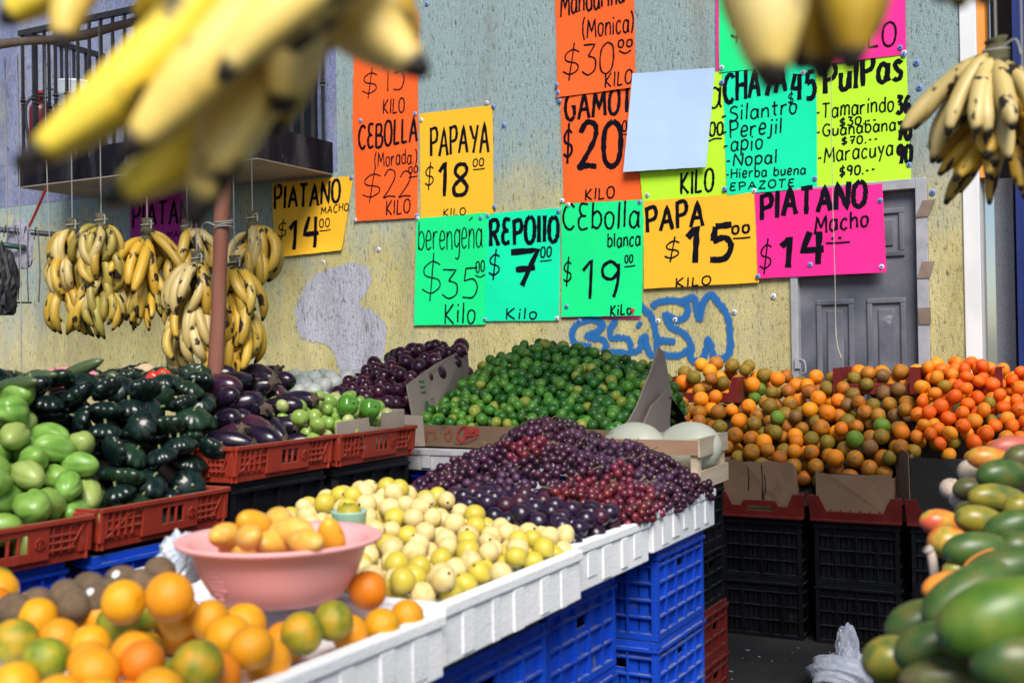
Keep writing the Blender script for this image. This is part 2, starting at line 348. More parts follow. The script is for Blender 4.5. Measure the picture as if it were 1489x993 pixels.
tag(fe, 'dark red fire extinguisher standing at the balcony railing', 'extinguisher')
q = MB(); q.box(-.02, .02, -.015, .015, .54, .585); q.tube([(0, 0, .58), (.06, 0, .6), (.13, 0, .58)], .009, 6); q.build('valve', mat('steel_valve', [(.5, .5, .52)], rough=.35, metal=1, rand=0), fe)
q = MB(); q.lathe([(.02, -.012), (.035, -.01), (.035, .01), (.02, .012)], 12, c=(.06, -.05, .555)); q.build('gauge', mat('bright_red_plastic', [(.6, .02, .03)], rand=0), fe)
q = MB(); q.tube(catmull([(-.02, -.03, .56), (-.06, -.1, .45), (-.03, -.1, .2), (0, -.095, .05)], 5), .012, 8); q.build('hose', mat('black_rubber', [(.015, .015, .016)], rand=0), fe, smooth=True)
# ================================================================ PRICE SIGNS
GL = {'A': '70|0,0 35,100 70,0|14,36 56,36', 'B': '60|0,0 0,100|~0,100 40,98 50,78 40,56 2,52|~2,52 50,48 60,26 45,3 0,0',
 'C': '65|~62,85 45,99 20,92 4,65 3,35 18,8 42,0 62,14', 'E': '55|~50,95 15,98 6,75 20,54 42,52|~20,54 2,40 4,12 22,0 52,6',
 'G': '65|~62,85 45,99 20,92 4,65 3,35 18,8 42,0 60,12|62,14 60,48 42,46', 'H': '60|0,0 0,100|60,0 60,100|0,50 60,52', 'I': '12|6,0 6,100',
 'K': '60|4,0 4,100|56,100 6,45|6,45 60,0', 'L': '50|4,100 2,0 50,4', 'M': '80|0,0 10,100 40,30 70,100 80,0', 'N': '65|0,0 2,100 62,0 65,100',
 'O': '65|~32,100 8,85 0,50 8,14 32,0 57,14 65,50 57,86 32,100', 'P': '55|6,0 0,100|~0,92 40,98 55,75 45,52 6,45',
 'R': '60|4,0 0,100|~0,94 40,98 55,76 42,54 4,48|~4,48 30,40 60,0', 'S': '55|~52,88 30,100 8,86 10,62 45,44 52,18 30,0 2,10',
 'T': '62|0,98 62,98|30,98 28,0', 'Y': '65|0,100 32,50|65,100 30,0', 'Z': '60|2,96 58,96 0,2 60,3',
 'a': '52|~46,52 24,66 4,48 3,16 20,0 40,12 47,50|48,66 48,10 54,0', 'b': '50|2,100 2,0|~2,48 24,66 46,50 48,20 28,0 2,10',
 'c': '45|~44,54 24,66 4,46 4,16 22,0 44,12', 'd': '50|48,100 48,0|~48,50 26,66 4,48 4,16 24,0 48,14', 'e': '46|~4,32 42,36 38,60 18,66 3,40 6,10 24,0 44,10',
 'g': '48|~44,52 24,66 4,48 6,18 24,6 44,22|~46,66 46,-10 34,-34 10,-30', 'h': '48|2,100 2,0|~2,40 22,62 42,54 46,0', 'i': '12|5,62 5,0|~3,84 8,88 4,90',
 'j': '25|~18,62 18,-10 8,-30 -6,-22|~16,86 22,88 18,92', 'l': '12|5,100 5,0', 'm': '75|2,64 2,0|~2,40 18,64 34,52 36,0|~36,44 52,64 70,52 72,0',
 'n': '48|2,66 2,0|~2,40 22,64 42,54 46,0', 'o': '48|~24,64 4,52 2,24 14,2 34,2 46,24 44,52 24,64', 'p': '50|2,64 2,-36|~2,48 24,64 46,50 46,20 26,2 2,14',
 'r': '38|2,64 2,0|~2,36 16,60 38,62', 's': '40|~38,56 20,66 6,54 18,36 36,22 32,4 14,0 0,8', 't': '40|18,90 18,10 30,0|0,60 40,62',
 'u': '48|~2,64 4,14 20,0 38,12 46,60|46,64 46,0', 'y': '48|2,64 22,20|46,64 14,-34', 'z': '44|2,62 42,62 0,2 44,2',
 '0': '55|~28,100 6,85 0,50 6,14 28,0 49,14 55,50 49,86 28,100', '1': '30|0,72 22,100 22,0', '2': '55|~2,78 20,100 48,92 48,64 20,24 0,2 24,6 56,2',
 '3': '52|2,98 48,96 22,60|~22,60 50,48 50,14 24,0 0,14', '4': '60|20,100 2,45 60,45|46,98 46,0', '5': '52|50,98 10,96|10,96 6,56|~6,56 36,62 52,36 38,4 2,4',
 '6': '52|~44,98 14,70 4,30 20,2 46,14 44,42 20,48 6,28', '7': '55|0,96 56,100 26,0|12,46 52,50', '8': '55|~28,52 6,72 14,96 40,96 48,74 28,52 4,28 10,2 42,2 52,26 28,52',
 '9': '52|~48,80 28,98 6,84 8,58 30,50 46,70 48,90|~48,92 46,40 36,0', '$': '50|~50,80 28,90 6,74 10,54 44,42 48,22 24,8 0,20|32,112 22,-12',
 '(': '22|~20,105 4,75 2,30 16,-12', ')': '22|~2,105 18,75 20,30 6,-12', '.': '8|~2,2 6,5 3,6', '-': '34|2,36 30,38', "'": '14|2,78 14,96', ' ': '30'}
PAPER = {'orange': (1., .13, .018), 'yellow': (.95, .50, .025), 'green': (.005, .83, .26), 'mint': (.0, .82, .42), 'lime': (.52, .93, .03), 'pink': (.95, .02, .30), 'purple': (.42, .012, .30), 'white': (.46, .62, .90), 'deep_green': (.004, .80, .30)}  # purple: magenta paper with the shade under the balcony in its colour
def paper_mat(c): return mat('paper_'+c, [PAPER[c], tuple(v*.94 for v in PAPER[c])], rough=.6, scale=2, rand=0, bump=.6, bscale=5, spec=.3)
ink = mat('black_marker_ink', [(.003, .003, .008), (.006, .006, .014)], rough=.7, rand=0, spec=.08)
pin_b = mat('blue_cap_pin', [(.10, .2, .5), (.2, .32, .6)], rough=.4); pin_w = mat('pale_washer_pin', [(.6, .65, .75), (.5, .53, .6)], rough=.35); pin_d = mat('nail_head', [(.05, .05, .06)], rough=.3, metal=.8)
def sign(off, colour, quad, texts, lines, pins, label, seed, curl=.0, lift=0.):
    rg = random.Random(seed); ph = [rg.uniform(0, 6.28) for _ in range(6)]; amp = rg.uniform(.002, .0035)
    Yp = WALL_Y-off
    q = [onY(*p, Yp) for p in quad]                     # TL TR BR BL
    zb = min(q[2].z, q[3].z); zt = max(q[0].z, q[1].z)
    def wave(x, z):
        t = (z-zb)/(zt-zb)
        return amp*(math.sin(3.1*x*2.1+ph[0]+z*2.3)+.7*math.sin(8.2*z+ph[1]+2.4*x)+.35*math.sin(17*x+ph[2]-6*z)) + curl*(max(0, .22-t)/.22)**2 + lift*max(0., 1-t)**1.3
    b = MB(); nx, nz = 14, 18; vs = []
    for j in range(nz+1):
        for i in range(nx+1):
            u, v = i/nx, j/nz; p = q[0]*(1-u)*(1-v)+q[1]*u*(1-v)+q[2]*u*v+q[3]*(1-u)*v
            if i in (0, nx) or j in (0, nz): p = p+Vector((rg.uniform(-.0012, .0012), 0, rg.uniform(-.0012, .0012)))
            vs.append((p.x, Yp-wave(p.x, p.z), p.z))
    b.add(vs, [(j*(nx+1)+i, j*(nx+1)+i+1, (j+1)*(nx+1)+i+1, (j+1)*(nx+1)+i) for j in range(nz) for i in range(nx)])
    s = b.build('price_sign', paper_mat(colour), smooth=True); tag(s, label, 'sign', 'handwritten price signs on the wall')
    def put(mb, pts, wpx):
        P = []
        for x, y in pts:
            p = onY(x, y, Yp); P.append((p.x, Yp-wave(p.x, p.z)-.0016, p.z))
        sc = 7.2/FPX
        ribbon(mb, P, wpx*sc*.98, .17, False)
    b = MB()
    for t in texts:
        s_, p0, p1, h, wpx = t[:5]; sl_ = t[5] if len(t) > 5 else .06
        gl = [GL[c].split('|') for c in s_]; adv = [float(g[0]) for g in gl]; gap = 13+wpx/h*100*.8 if len(s_) > 1 else 0
        tot = sum(adv)+gap*(len(s_)-1); cx = 0; W1 = math.hypot(p1[0]-p0[0], p1[1]-p0[1]); ux, uy = (p1[0]-p0[0])/tot, (p1[1]-p0[1])/tot
        for g, a in zip(gl, adv):
            dy = rg.uniform(-.04, .04)*h; hh = h*rg.uniform(.94, 1.06); ro = rg.uniform(-.05, .05)
            for st in g[1:]:
                sm = st.startswith('~'); pts = [tuple(map(float, c.split(','))) for c in st.lstrip('~').split()]
                if sm: pts = [(p.x, p.y) for p in catmull([(*p, 0) for p in pts], 6)]
                else:
                    o = []
                    for (x0, y0), (x1, y1) in zip(pts, pts[1:]):
                        for k in range(5): o.append((x0+(x1-x0)*k/5, y0+(y1-y0)*k/5))
                    pts = o+[pts[-1]]
                out = []
                for x, y in pts:
                    X = cx+x+(sl_+ro)*y*.6; out.append((p0[0]+ux*X+rg.uniform(-.15, .15), p0[1]+uy*X-y/100*hh+dy+rg.uniform(-.15, .15)))
                put(b, out, wpx)
            cx += a+gap
    for l in lines:
        pts = [(p.x, p.y) for p in catmull([(*p, 0) for p in l[0]], 6)]; put(b, pts, l[1])
    if b.v: b.build('lettering', ink, s)
    for i, (px, py) in enumerate(pins):
        p = onY(px, py, Yp); y = Yp-wave(p.x, p.z)-.004; m = MB()
        m.lathe([(.001, -.004), (.015, -.003), (.015, 0), (.011, .003), (.004, .0035)], 12); m.lathe([(.0045, .0036), (.005, .006), (.002, .008)], 8, mi=1)
        o = m.build('pin', [pin_b if (i+seed) % 3 else pin_w, pin_d], s, smooth=False); o.location = (p.x, y, p.z); o.rotation_euler = (R_(90), 0, 0)
    return s
U = lambda x0, x1, y, w_=2, d=1: ([(x0, y+d), ((x0+x1)/2, y+.4), (x1, y-d)], w_)
sign(.006, 'orange', [(514.6, 29), (607.5, 18), (608, 172), (513, 178)], [('Zanahoria', (519, 65), (606, 54), 27, 2.4), ('00', (593, 89), (606, 87), 12, 2), ('$', (527, 140), (547, 138), 36, 2.2), ('15', (557, 133), (587, 130), 46, 2.4), ('KILO', (557, 166), (588, 163), 22, 2.6)], [], [(603, 25), (604, 166)], 'orange paper sign at the top left selling zanahoria for 15, half behind big bananas', 1)
sign(.012, 'orange', [(513, 176), (608, 171), (607, 317), (518, 322)], [('CEBOLLA', (522, 218), (606, 205), 35, 4.4), ('(Morada.)', (545, 243), (606, 237), 21, 2.2), ('$', (527, 291), (552, 288), 42, 2.2), ('22', (558, 289), (597, 285), 40, 2.4), ('00', (594, 253), (607, 251), 10, 2.2), ('KILO', (562, 313), (596, 309), 20, 2.6)], [U(594, 607, 257)], [(525, 176), (517, 320), (606, 314)], 'orange paper sign for cebolla morada at 22 the kilo', 2)
sign(.009, 'yellow', [(610, 166), (716, 153), (718, 311), (612, 318)], [('PAPAYA', (626, 228), (710, 221), 42, 4.6), ('$', (618, 274), (630, 272), 34, 2.4), ('18', (638, 285), (680, 282), 48, 6.4), ('00', (688, 243), (703, 241), 11, 2.2), ('KILO', (645, 315), (677, 312), 11, 2)], [U(688, 705, 246)], [(708, 150), (717, 155), (719, 301), (613, 175)], 'golden yellow paper sign for papaya at 18 the kilo', 3)
sign(.006, 'yellow', [(395, 266), (514, 256), (498, 364), (401, 375)], [('PIATANO', (399, 306), (494, 294), 33, 5.4), ('MACHO', (467, 312), (507, 306), 11, 2), ('$', (404, 347), (415, 345), 24, 2.4), ('14', (420, 366), (463, 361), 44, 7.5), ('00', (465, 331), (479, 329), 12, 2.2)], [U(465, 481, 335)], [(402, 270), (511, 259), (476, 382)], 'yellow slanted paper sign reading platano macho 14 beside the hanging plantains', 4, curl=.02)
sign(.006, 'purple', [(189, 290), (289, 276), (290, 366), (190, 378)], [('PIATANO', (193, 331), (290, 321), 34, 5.4), ('MACHO', (243, 347), (284, 342), 10, 2), ('$', (198, 372), (208, 370), 22, 2.4), ('14', (216, 374), (240, 372), 28, 6)], [], [(195, 296)], 'magenta paper sign with balcony shade in its colour, behind the plantains', 5)
sign(.015, 'green', [(606, 318), (708, 309), (706, 472), (602, 473)], [('berengena', (609, 365), (701, 361), 42, 2.2, .02), ("'", (680, 337), (686, 335), 20, 2), ('$', (614, 433), (640, 431), 56, 2.3), ('35', (643, 434), (693, 433), 44, 2.6), ('00', (692, 396), (704, 395), 16, 2.2), ('Kilo', (647, 470), (690, 469), 30, 3)], [([(691, 400), (698, 403), (705, 399)], 2)], [(608, 318), (699, 317), (705, 465)], 'bright green paper sign for berengena at 35 the kilo', 6)
sign(.011, 'mint', [(706, 311), (815, 302), (813, 466), (706, 467)], [('REPOIIO', (713, 357), (811, 350), 38, 6.6), ('$', (711, 402), (726, 401), 38, 2.8), ('7', (741, 418), (779, 417), 54, 9), ('00', (786, 375), (801, 373), 15, 2.6), ('Kilo', (736, 464), (780, 463), 16, 2.6)], [U(785, 802, 379)], [(709, 314), (812, 308), (810, 463)], 'mint green paper sign for repollo at 7 with a thick black seven', 7)
sign(.006, 'pink', [(820, 340), (930, 334), (931, 463), (816, 464)], [], [], [], 'pink paper sheet showing only its lower edge under the cebolla blanca sign', 8)
sign(.019, 'green', [(817, 297), (937, 290), (933, 459), (816, 461)], [('CEbolla', (819, 334), (929, 330), 36, 3.4), ('blanca', (884, 360), (931, 357), 20, 2.4), ('$', (819, 412), (830, 411), 36, 2.6), ('19', (846, 433), (901, 432), 56, 5), ('00', (909, 383), (920, 381), 11, 2.2), ('KiLo', (888, 459), (918, 457), 15, 2.6)], [U(908, 924, 387)], [(827, 298), (930, 294), (824, 446)], 'bright green paper sign for cebolla blanca at 19 with a red heart mark', 9)
p0 = onY(920, 452, WALL_Y-.03)
sign(.012, 'orange', [(806, -26), (922, -36), (924, 127), (811, 142)], [('Mandarina', (815, 24), (908, 5), 34, 3.2), ('(Monica)', (847, 56), (921, 46), 28, 2.6), ('$', (818, 113), (840, 111), 46, 2.4), ('30', (846, 112), (891, 105), 48, 2.6), ('00', (899, 70), (919, 68), 11, 2.6), ('KILO', (880, 128), (919, 122), 20, 2.6)], [([(900, 74), (909, 78), (918, 73)], 2.4)], [(812, 135), (810, 124)], 'orange paper sign for mandarina monica at 30 the kilo', 10, curl=.004)
sign(.006, 'orange', [(815, 142), (920, 126), (934, 290), (820, 296)], [('GAMOTE', (822, 177), (936, 158), 38, 5.4), ('$', (820, 232), (832, 230), 46, 4), ('20', (842, 248), (902, 243), 68, 8), ('00', (905, 192), (919, 190), 15, 2.4), ('KILO', (851, 292), (893, 287), 16, 2.8)], [U(905, 920, 195)], [(814, 147), (818, 292)], 'orange paper sign for camote at 20 partly under the blank white sheet', 11)
sign(.014, 'lime', [(917, 116), (1050, 104), (1059, 284), (934, 293)], [('a', (1031, 157), (1048, 155), 44, 3.2), ('00', (1032, 198), (1051, 196), 20, 3), ('KILO', (990, 283), (1037, 277), 32, 3.6)], [([(1031, 206), (1040, 202), (1050, 202)], 2.4)], [(941, 284), (1055, 276), (1049, 121)], 'yellow green paper sign mostly hidden behind the blank white sheet', 12)
sign(.026, 'white', [(919, 107), (1040, 99), (1029, 244), (909, 251)], [], [], [], 'blank white paper sheet covering the middle of two price signs', 13, lift=.03)
sign(.010, 'pink', [(1041, -45), (1060, -46), (1062, 102), (1042, 104)], [], [], [], 'pink paper strip showing at the left edge of the upper green sign', 14)
sign(.018, 'green', [(1045, -46), (1188, -58), (1190, 92), (1046, 106)], [('$', (1063, 58), (1082, 56), 38, 2.6), ('25', (1092, 50), (1140, 45), 48, 2.6)], [], [(1050, 99)], 'green paper sign hidden behind the blurred bananas above the chaya list', 15)
sign(.022, 'pink', [(1186, -50), (1315, -60), (1318, 79), (1188, 95)], [('KILO', (1230, 74), (1302, 67), 34, 3)], [], [(1309, 70), (1314, 80)], 'bright pink paper sign ending in kilo above the pulpas sign', 16)
sign(.020, 'mint', [(1050, 107), (1187, 89), (1188, 273), (1058, 284)], [('CHAYA', (1053, 150), (1142, 134), 42, 5.8), ('45', (1151, 146), (1185, 142), 40, 6), ('$', (1146, 152), (1153, 151), 16, 1.8), ('-Silantro', (1049, 178), (1158, 164), 22, 2.4), ('-Perejil', (1050, 202), (1136, 193), 23, 2.4), ('-apio', (1052, 221), (1108, 217), 22, 2.4), ('-Nopal', (1056, 243), (1129, 237), 19, 2.4), ('-Hierba buena', (1056, 260), (1171, 253), 14, 2), ('EPAZOTE', (1062, 278), (1155, 271), 11, 2)], [], [(1050, 120), (1168, 106), (1185, 260), (1054, 275), (1097, 278)], 'mint green paper list of herbs headed chaya 45', 17)
sign(.014, 'lime', [(1186, 92), (1318, 76), (1325, 263), (1188, 272)], [('PulPas', (1198, 137), (1311, 116), 42, 6), ('-Tamarindo', (1186, 173), (1299, 161), 22, 2.2), ('36', (1304, 166), (1323, 164), 25, 5), ('$30.--', (1221, 184), (1274, 179), 12, 2.2), ('-Guanabana', (1187, 199), (1302, 190), 17, 2.2), ('70', (1305, 205), (1324, 203), 25, 5), ('$70.--', (1224, 211), (1276, 206), 11, 2.2), ('-Maracuya', (1189, 238), (1298, 225), 22, 2.2), ('90', (1305, 238), (1325, 236), 28, 5), ('$90.--', (1221, 257), (1272, 252), 14, 2.4)], [], [(1315, 77), (1322, 240)], 'yellow green paper list of pulpas with tamarindo, guanabana and maracuya prices', 18)
sign(.022, 'yellow', [(935, 292), (1098, 280), (1104, 411), (936, 420)], [('PAPA', (940, 338), (1022, 328), 37, 5.6), ('$', (966, 379), (986, 377), 28, 2.4), ('15', (998, 384), (1062, 378), 50, 9), ('00', (1065, 341), (1089, 338), 11, 3.4), ('KILO', (983, 418), (1033, 414), 13, 2.4)], [U(1066, 1091, 346, 2.4)], [], 'golden yellow paper sign for papa at 15 the kilo', 19)
sign(.030, 'pink', [(1097, 282), (1283, 267), (1289, 396), (1102, 405)], [('PIATANO', (1106, 319), (1258, 300), 38, 6.4), ('Macho', (1185, 341), (1262, 328), 24, 3), ('$', (1104, 395), (1120, 393), 40, 2.4), ('14', (1134, 390), (1197, 384), 46, 8.5)], [U(1201, 1236, 353, 2.6), ([(1209, 347), (1213, 347)], 3), ([(1219, 346), (1224, 346)], 3)], [(1280, 292), (1282, 388), (1178, 385), (1102, 402)], 'bright pink paper sign for platano macho at 14 across the top of the door', 20)
# red heart on the blanca sign
sg = [o for o in COL.objects if o.get('label', '').startswith('bright green paper sign for cebolla blanca')][0]
b = MB(); h = [(0, -.02), (.011, .0), (.012, .014), (.005, .017), (0, .011), (-.005, .017), (-.012, .014), (-.011, 0)]
p = onY(921, 452, WALL_Y-.019); b.prism([(p.x+x, p.z+z) for x, z in h], WALL_Y-.031, WALL_Y-.030); b.build('heart_mark', mat('red_sticker', [(.75, .02, .05)], rand=0), sg)
# loose pins left in the plaster, washers with a nail
for i, (x, y) in enumerate([(621, 6), (733, 182), (1337, 128), (1356, 280), (1125, 431), (1068, 454), (957, 467), (982, 465), (551, 363), (843, 466), (1333, 92)]):
    p = onY(x, y); m = MB(); m.lathe([(.001, -.002), (.017, 0), (.017, .004), (.012, .007), (.005, .0075)], 12); m.lathe([(.005, .0076), (.005, .011), (.002, .013)], 8, mi=1)
    o = m.build('washer_pin', [pin_w if i in (4, 5, 6, 7, 8) else pin_b, pin_d]); o.location = (p.x, p.y-.002, p.z); o.rotation_euler = (R_(90), 0, 0)
    tag(o, ('pale' if i in (4, 5, 6, 7, 8) else 'blue')+' washer nail left in the plaster '+['at the top beside the zanahoria sign', 'right of the papaya sign', 'right of the pulpas sign', 'right of the door top', 'under the papa sign by the door', 'right end of the blue graffiti', 'inside the graffiti under the papa sign', 'inside the graffiti beside another nail', 'below the slanted platano sign', 'at the left of the graffiti', 'by the upper pink sign'][i], 'nail', 'nails and washers in the plaster')
# ================================================================ CRATES, TRAYS, BOXES
def side_T(kind, lx, ly):          # (u along the side, w outward, z) -> crate frame, origin at the centre of the base
    if kind == '+x': return lambda u, w_, z: (lx/2+w_, u-ly/2, z)
    if kind == '-x': return lambda u, w_, z: (-lx/2-w_, ly/2-u, z)
    if kind == '+y': return lambda u, w_, z: (lx/2-u, ly/2+w_, z)
    return lambda u, w_, z: (u-lx/2, -ly/2-w_, z)
def lattice_crate(lx, ly, h, cols=(5, 5), rows=4, slits=2, dep=.014, handle=True):
    b = MB(); r = MB()
    for kd in ('+x', '-x', '+y', '-y'):
        T = side_T(kd, lx, ly); Ls = ly if 'x' in kd else lx; nc = cols[0] if 'x' in kd else cols[1]
        zs = [0]+[h*(.06+.94*(i/rows)) for i in range(1, rows)]+[h-.03]
        zs[0] = .02; cw = Ls/nc
        for i in range(nc):
            for j in range(rows):
                z0, z1 = zs[j], zs[j+1]; hid = handle and j == rows-2 and i == nc//2
                if hid:
                    b.box(i*cw, (i+1)*cw, -.006-dep, -dep, z0, z0+(z1-z0)*.3, T); b.box(i*cw, (i+1)*cw, -.006-dep, -dep, z1-(z1-z0)*.15, z1, T); continue
                if j == rows-1 or slits == 0: b.box(i*cw, (i+1)*cw, -.006-dep, -dep, z0, z1, T); continue
                k = slits+1; sw = .005; pw_ = (cw-slits*sw)/k
                for s in range(k): b.box(i*cw+s*(pw_+sw), i*cw+s*(pw_+sw)+pw_, -.006-dep, -dep, z0+.006, z1-.004, T)
                b.box(i*cw, (i+1)*cw, -.006-dep, -dep-.0005, z0, z0+.006, T); b.box(i*cw, (i+1)*cw, -.006-dep, -dep-.0005, z1-.004, z1, T)
        for i in range(nc+1):
            u = min(max(i*cw, .004), Ls-.004); b.box(u-.0035, u+.0035, -dep+.0005, -.001, .012, h-.03, T)
        for j in range(1, rows): b.box(.001, Ls-.001, -dep+.001, 0, zs[j]-.003, zs[j]+.003, T)
        b.box(0, Ls, -.012-dep, -.0015, 0, .0195, T)
        r.box(-.004, Ls+.004, -.014-dep, .006, h-.030, h-.020, T); r.box(0, Ls, -.010-dep, -.003, h-.0195, h, T)
    b.box(-lx/2+.02, lx/2-.02, -ly/2+.02, ly/2-.02, .004, .012)
    return b, r
def make_crate(name, m, lx, ly, h, label, **k):
    b, r = lattice_crate(lx, ly, h, **k); o = b.build(name, m); r.build('rim', m, o); tag(o, label, 'crate'); return o
DUST = (.33, .33, .33)
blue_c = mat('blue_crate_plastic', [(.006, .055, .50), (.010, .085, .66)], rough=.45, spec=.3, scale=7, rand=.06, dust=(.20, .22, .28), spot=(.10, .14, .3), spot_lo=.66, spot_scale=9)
shaded_blue_c = mat('shaded_blue_crate_plastic', [(.003, .014, .24), (.004, .022, .32)], rough=.45, spec=.25, scale=7, rand=.06, dust=(.10, .11, .16))  # same blue plastic with the shade under the stands put into its colour
black_c = mat('black_crate_plastic', [(.003, .0035, .005), (.008, .009, .012)], rough=.55, scale=9, rand=.1, spec=.22, dust=(.05, .055, .065), spot=(.02, .02, .022), spot_lo=.66, spot_scale=12)
red_c = mat('brick_red_crate_plastic', [(.27, .028, .015), (.35, .04, .02)], rough=.5, spec=.3, scale=10, rand=.06, dust=(.22, .12, .09), spot=(.28, .08, .06), spot_lo=.62, spot_scale=16)
dred_c = mat('dark_red_crate_plastic', [(.13, .013, .012), (.18, .02, .017)], rough=.45, spec=.3, scale=8, rand=.08, dust=(.15, .07, .06))
foam = mat('white_foam', [(.80, .82, .86), (.88, .89, .92)], rough=.75, scale=5, rand=.03, bump=.25, bscale=160, spot=(.62, .58, .55), spot_scale=7, spot_lo=.66, spot_w=.2, detail=6)
gfoam = mat('grey_weathered_foam', [(.42, .42, .46), (.6, .6, .64)], rough=.8, scale=10, rand=.03, bump=.3, bscale=120, stretch=(1, 1, 3), spot=(.2, .17, .16), spot_lo=.66)
card = mat('brown_cardboard', [(.19, .115, .070), (.26, .16, .10)], rough=.85, scale=3, rand=.1, spot=(.13, .075, .05), spot_scale=6, spot_lo=.63, spot_w=.14, detail=5)
card_g = mat('grey_brown_cardboard', [(.27, .22, .19), (.35, .29, .25)], rough=.85, scale=3, rand=.06, bump=.1, bscale=30)

CR = {}
def place_crate(key, name, m, lx, ly, h, x, y, z, label, group, rz=0, **k):
    if key not in CR: CR[key] = o = make_crate(name, m, lx, ly, h, label, **k)
    else: o = copy_tree(CR[key])
    o.location = (x, y, z); o.rotation_euler = (0, 0, rz); o['label'] = label; o['group'] = group; return o
ORD = ['bottom', 'middle', 'top']
# ---- middle table: stacks of blue crates under white foam trays (right faces look at +x)
tab = [(.78, 1.30, 'nearest the camera'), (1.31, 1.91, 'under the tray of oranges'), (1.93, 2.56, 'under the tray of guavas'), (2.62, 3.10, 'under the tray of plums'), (3.22, 3.68, 'under the tray of grapes')]
for i, (y0, y1, wh) in enumerate(tab):
    xr = (-1.18, -1.22, -1.27, -1.31, -1.235)[i]; L = y1-y0; h = .282 if i == 4 else (.265, .262, .258, .262)[i]
    for k in range(3):
        place_crate(('blue', i), 'plastic_crate', blue_c, .40, L-.02, h-.004, xr-.20+random.uniform(-.004, .004), (y0+y1)/2, k*h, f'blue plastic crate {wh}, {ORD[k]} of its stack', 'blue crates under the middle table', cols=(5, 4), rows=5 if i == 4 else 4, slits=2)
def foam_tray(x0, x1, y0, y1, z0, z1, m, label, group, rz=0):
    b = MB(); t = .028; cx, cy = (x0+x1)/2, (y0+y1)/2; X0, X1, Y0, Y1 = x0-cx, x1-cx, y0-cy, y1-cy; h = z1-z0
    b.box(X0+t, X1-t, Y0+t, Y1-t, h-.06, h-.032)                       # floor
    def wall_(a0, a1, c0, c1): b.box(a0, a1, c0, c1, .0, h-.028); 
    wall_(X0+.006, X0+t, Y0+.006, Y1-.006); wall_(X1-t, X1-.006, Y0+.006, Y1-.006); wall_(X0+t, X1-t, Y0+.006, Y0+t); wall_(X0+t, X1-t, Y1-t, Y1-.006)
    o = b.build('foam_tray', m, bevel=.004); o.location = (cx, cy, z0); o.rotation_euler = (0, 0, rz)
    q = MB()
    for a0, a1, c0, c1 in ((X0, X0+t+.004, Y0, Y1), (X1-t-.004, X1, Y0, Y1), (X0+t+.004, X1-t-.004, Y0, Y0+t), (X0+t+.004, X1-t-.004, Y1-t, Y1)): q.box(a0, a1, c0, c1, h-.0275, h)
    q.build('rim', m, o, bevel=.005)
    q = MB(); n = max(2, int((Y1-Y0)/.12))
    for i in range(n):
        y = Y0+.05+(Y1-Y0-.1)*(i+.5)/n+random.uniform(-.012, .012); wd = random.uniform(.012, .03); zz = random.uniform(.0, .035)
        q.box(X1-.0065, X1-.0035+random.uniform(0, .003), y-wd, y+wd, zz, h-.029)
    n = max(2, int((X1-X0)/.14))
    for i in range(n):
        x = X0+.05+(X1-X0-.1)*(i+.5)/n; q.box(x-.02, x+.02, Y0-.003, Y0+.0065, .01, h-.029)
    q.build('corrugation', m, o, bevel=.004)
    return tag(o, label, 'tray', group)
names = ['nearest the camera under green and orange oranges', 'under the pink basin of small mangoes', 'holding the yellow guavas', 'holding the dark plums', 'holding the red grapes']
ty = [(.62, 1.26), (1.27, 1.90), (1.91, 2.595), (2.605, 3.115), (3.125, 3.73)]
for i, (y0, y1) in enumerate(ty):
    z1 = (.932, .941, .950, .957, .975)[i]; dx = (.060, .034, .018, -.005, .0)[i]
    foam_tray(-1.64, -1.2+dx, y0, y1, z1-.125, z1, foam, 'white foam tray '+names[i]+', at the aisle edge', 'white foam trays on the middle table', rz=(0.006, -.01, .012, -.006, .008)[i])
    if i > 0: foam_tray(-2.08, -1.645, y0, y1, z1-.128, z1-.003, foam, 'white foam tray '+names[i]+', on the inner side', 'white foam trays on the middle table')
for i, (y0, y1, wh) in enumerate(tab[1:]):
    for k in range(3): place_crate('bluein', 'plastic_crate', shaded_blue_c, .38, .48, .266, -1.87, (y0+y1)/2, k*.268, f'shade-darkened blue inner crate {wh}, {ORD[k]} of its stack', 'blue crates under the middle table', cols=(4, 4), rows=4, slits=2)
# red and black crates standing behind the far blue stack
for k in range(2): place_crate('dr', 'plastic_crate', dred_c, .3, .4, .20, -1.60, 4.42, k*.202, f'dark red plastic crate behind the blue stack, {("lower", "upper")[k]} one', 'dark red crates behind the middle table', cols=(4, 4), rows=3, slits=1)
for k in range(2): place_crate('bk0', 'plastic_crate', black_c, .34, .4, .24, -1.63, 4.42, .406+k*.242, f'black plastic crate on the dark red crates behind grapes, {("lower", "upper")[k]} one', 'black crates behind the middle table', cols=(4, 4), rows=4, slits=1)

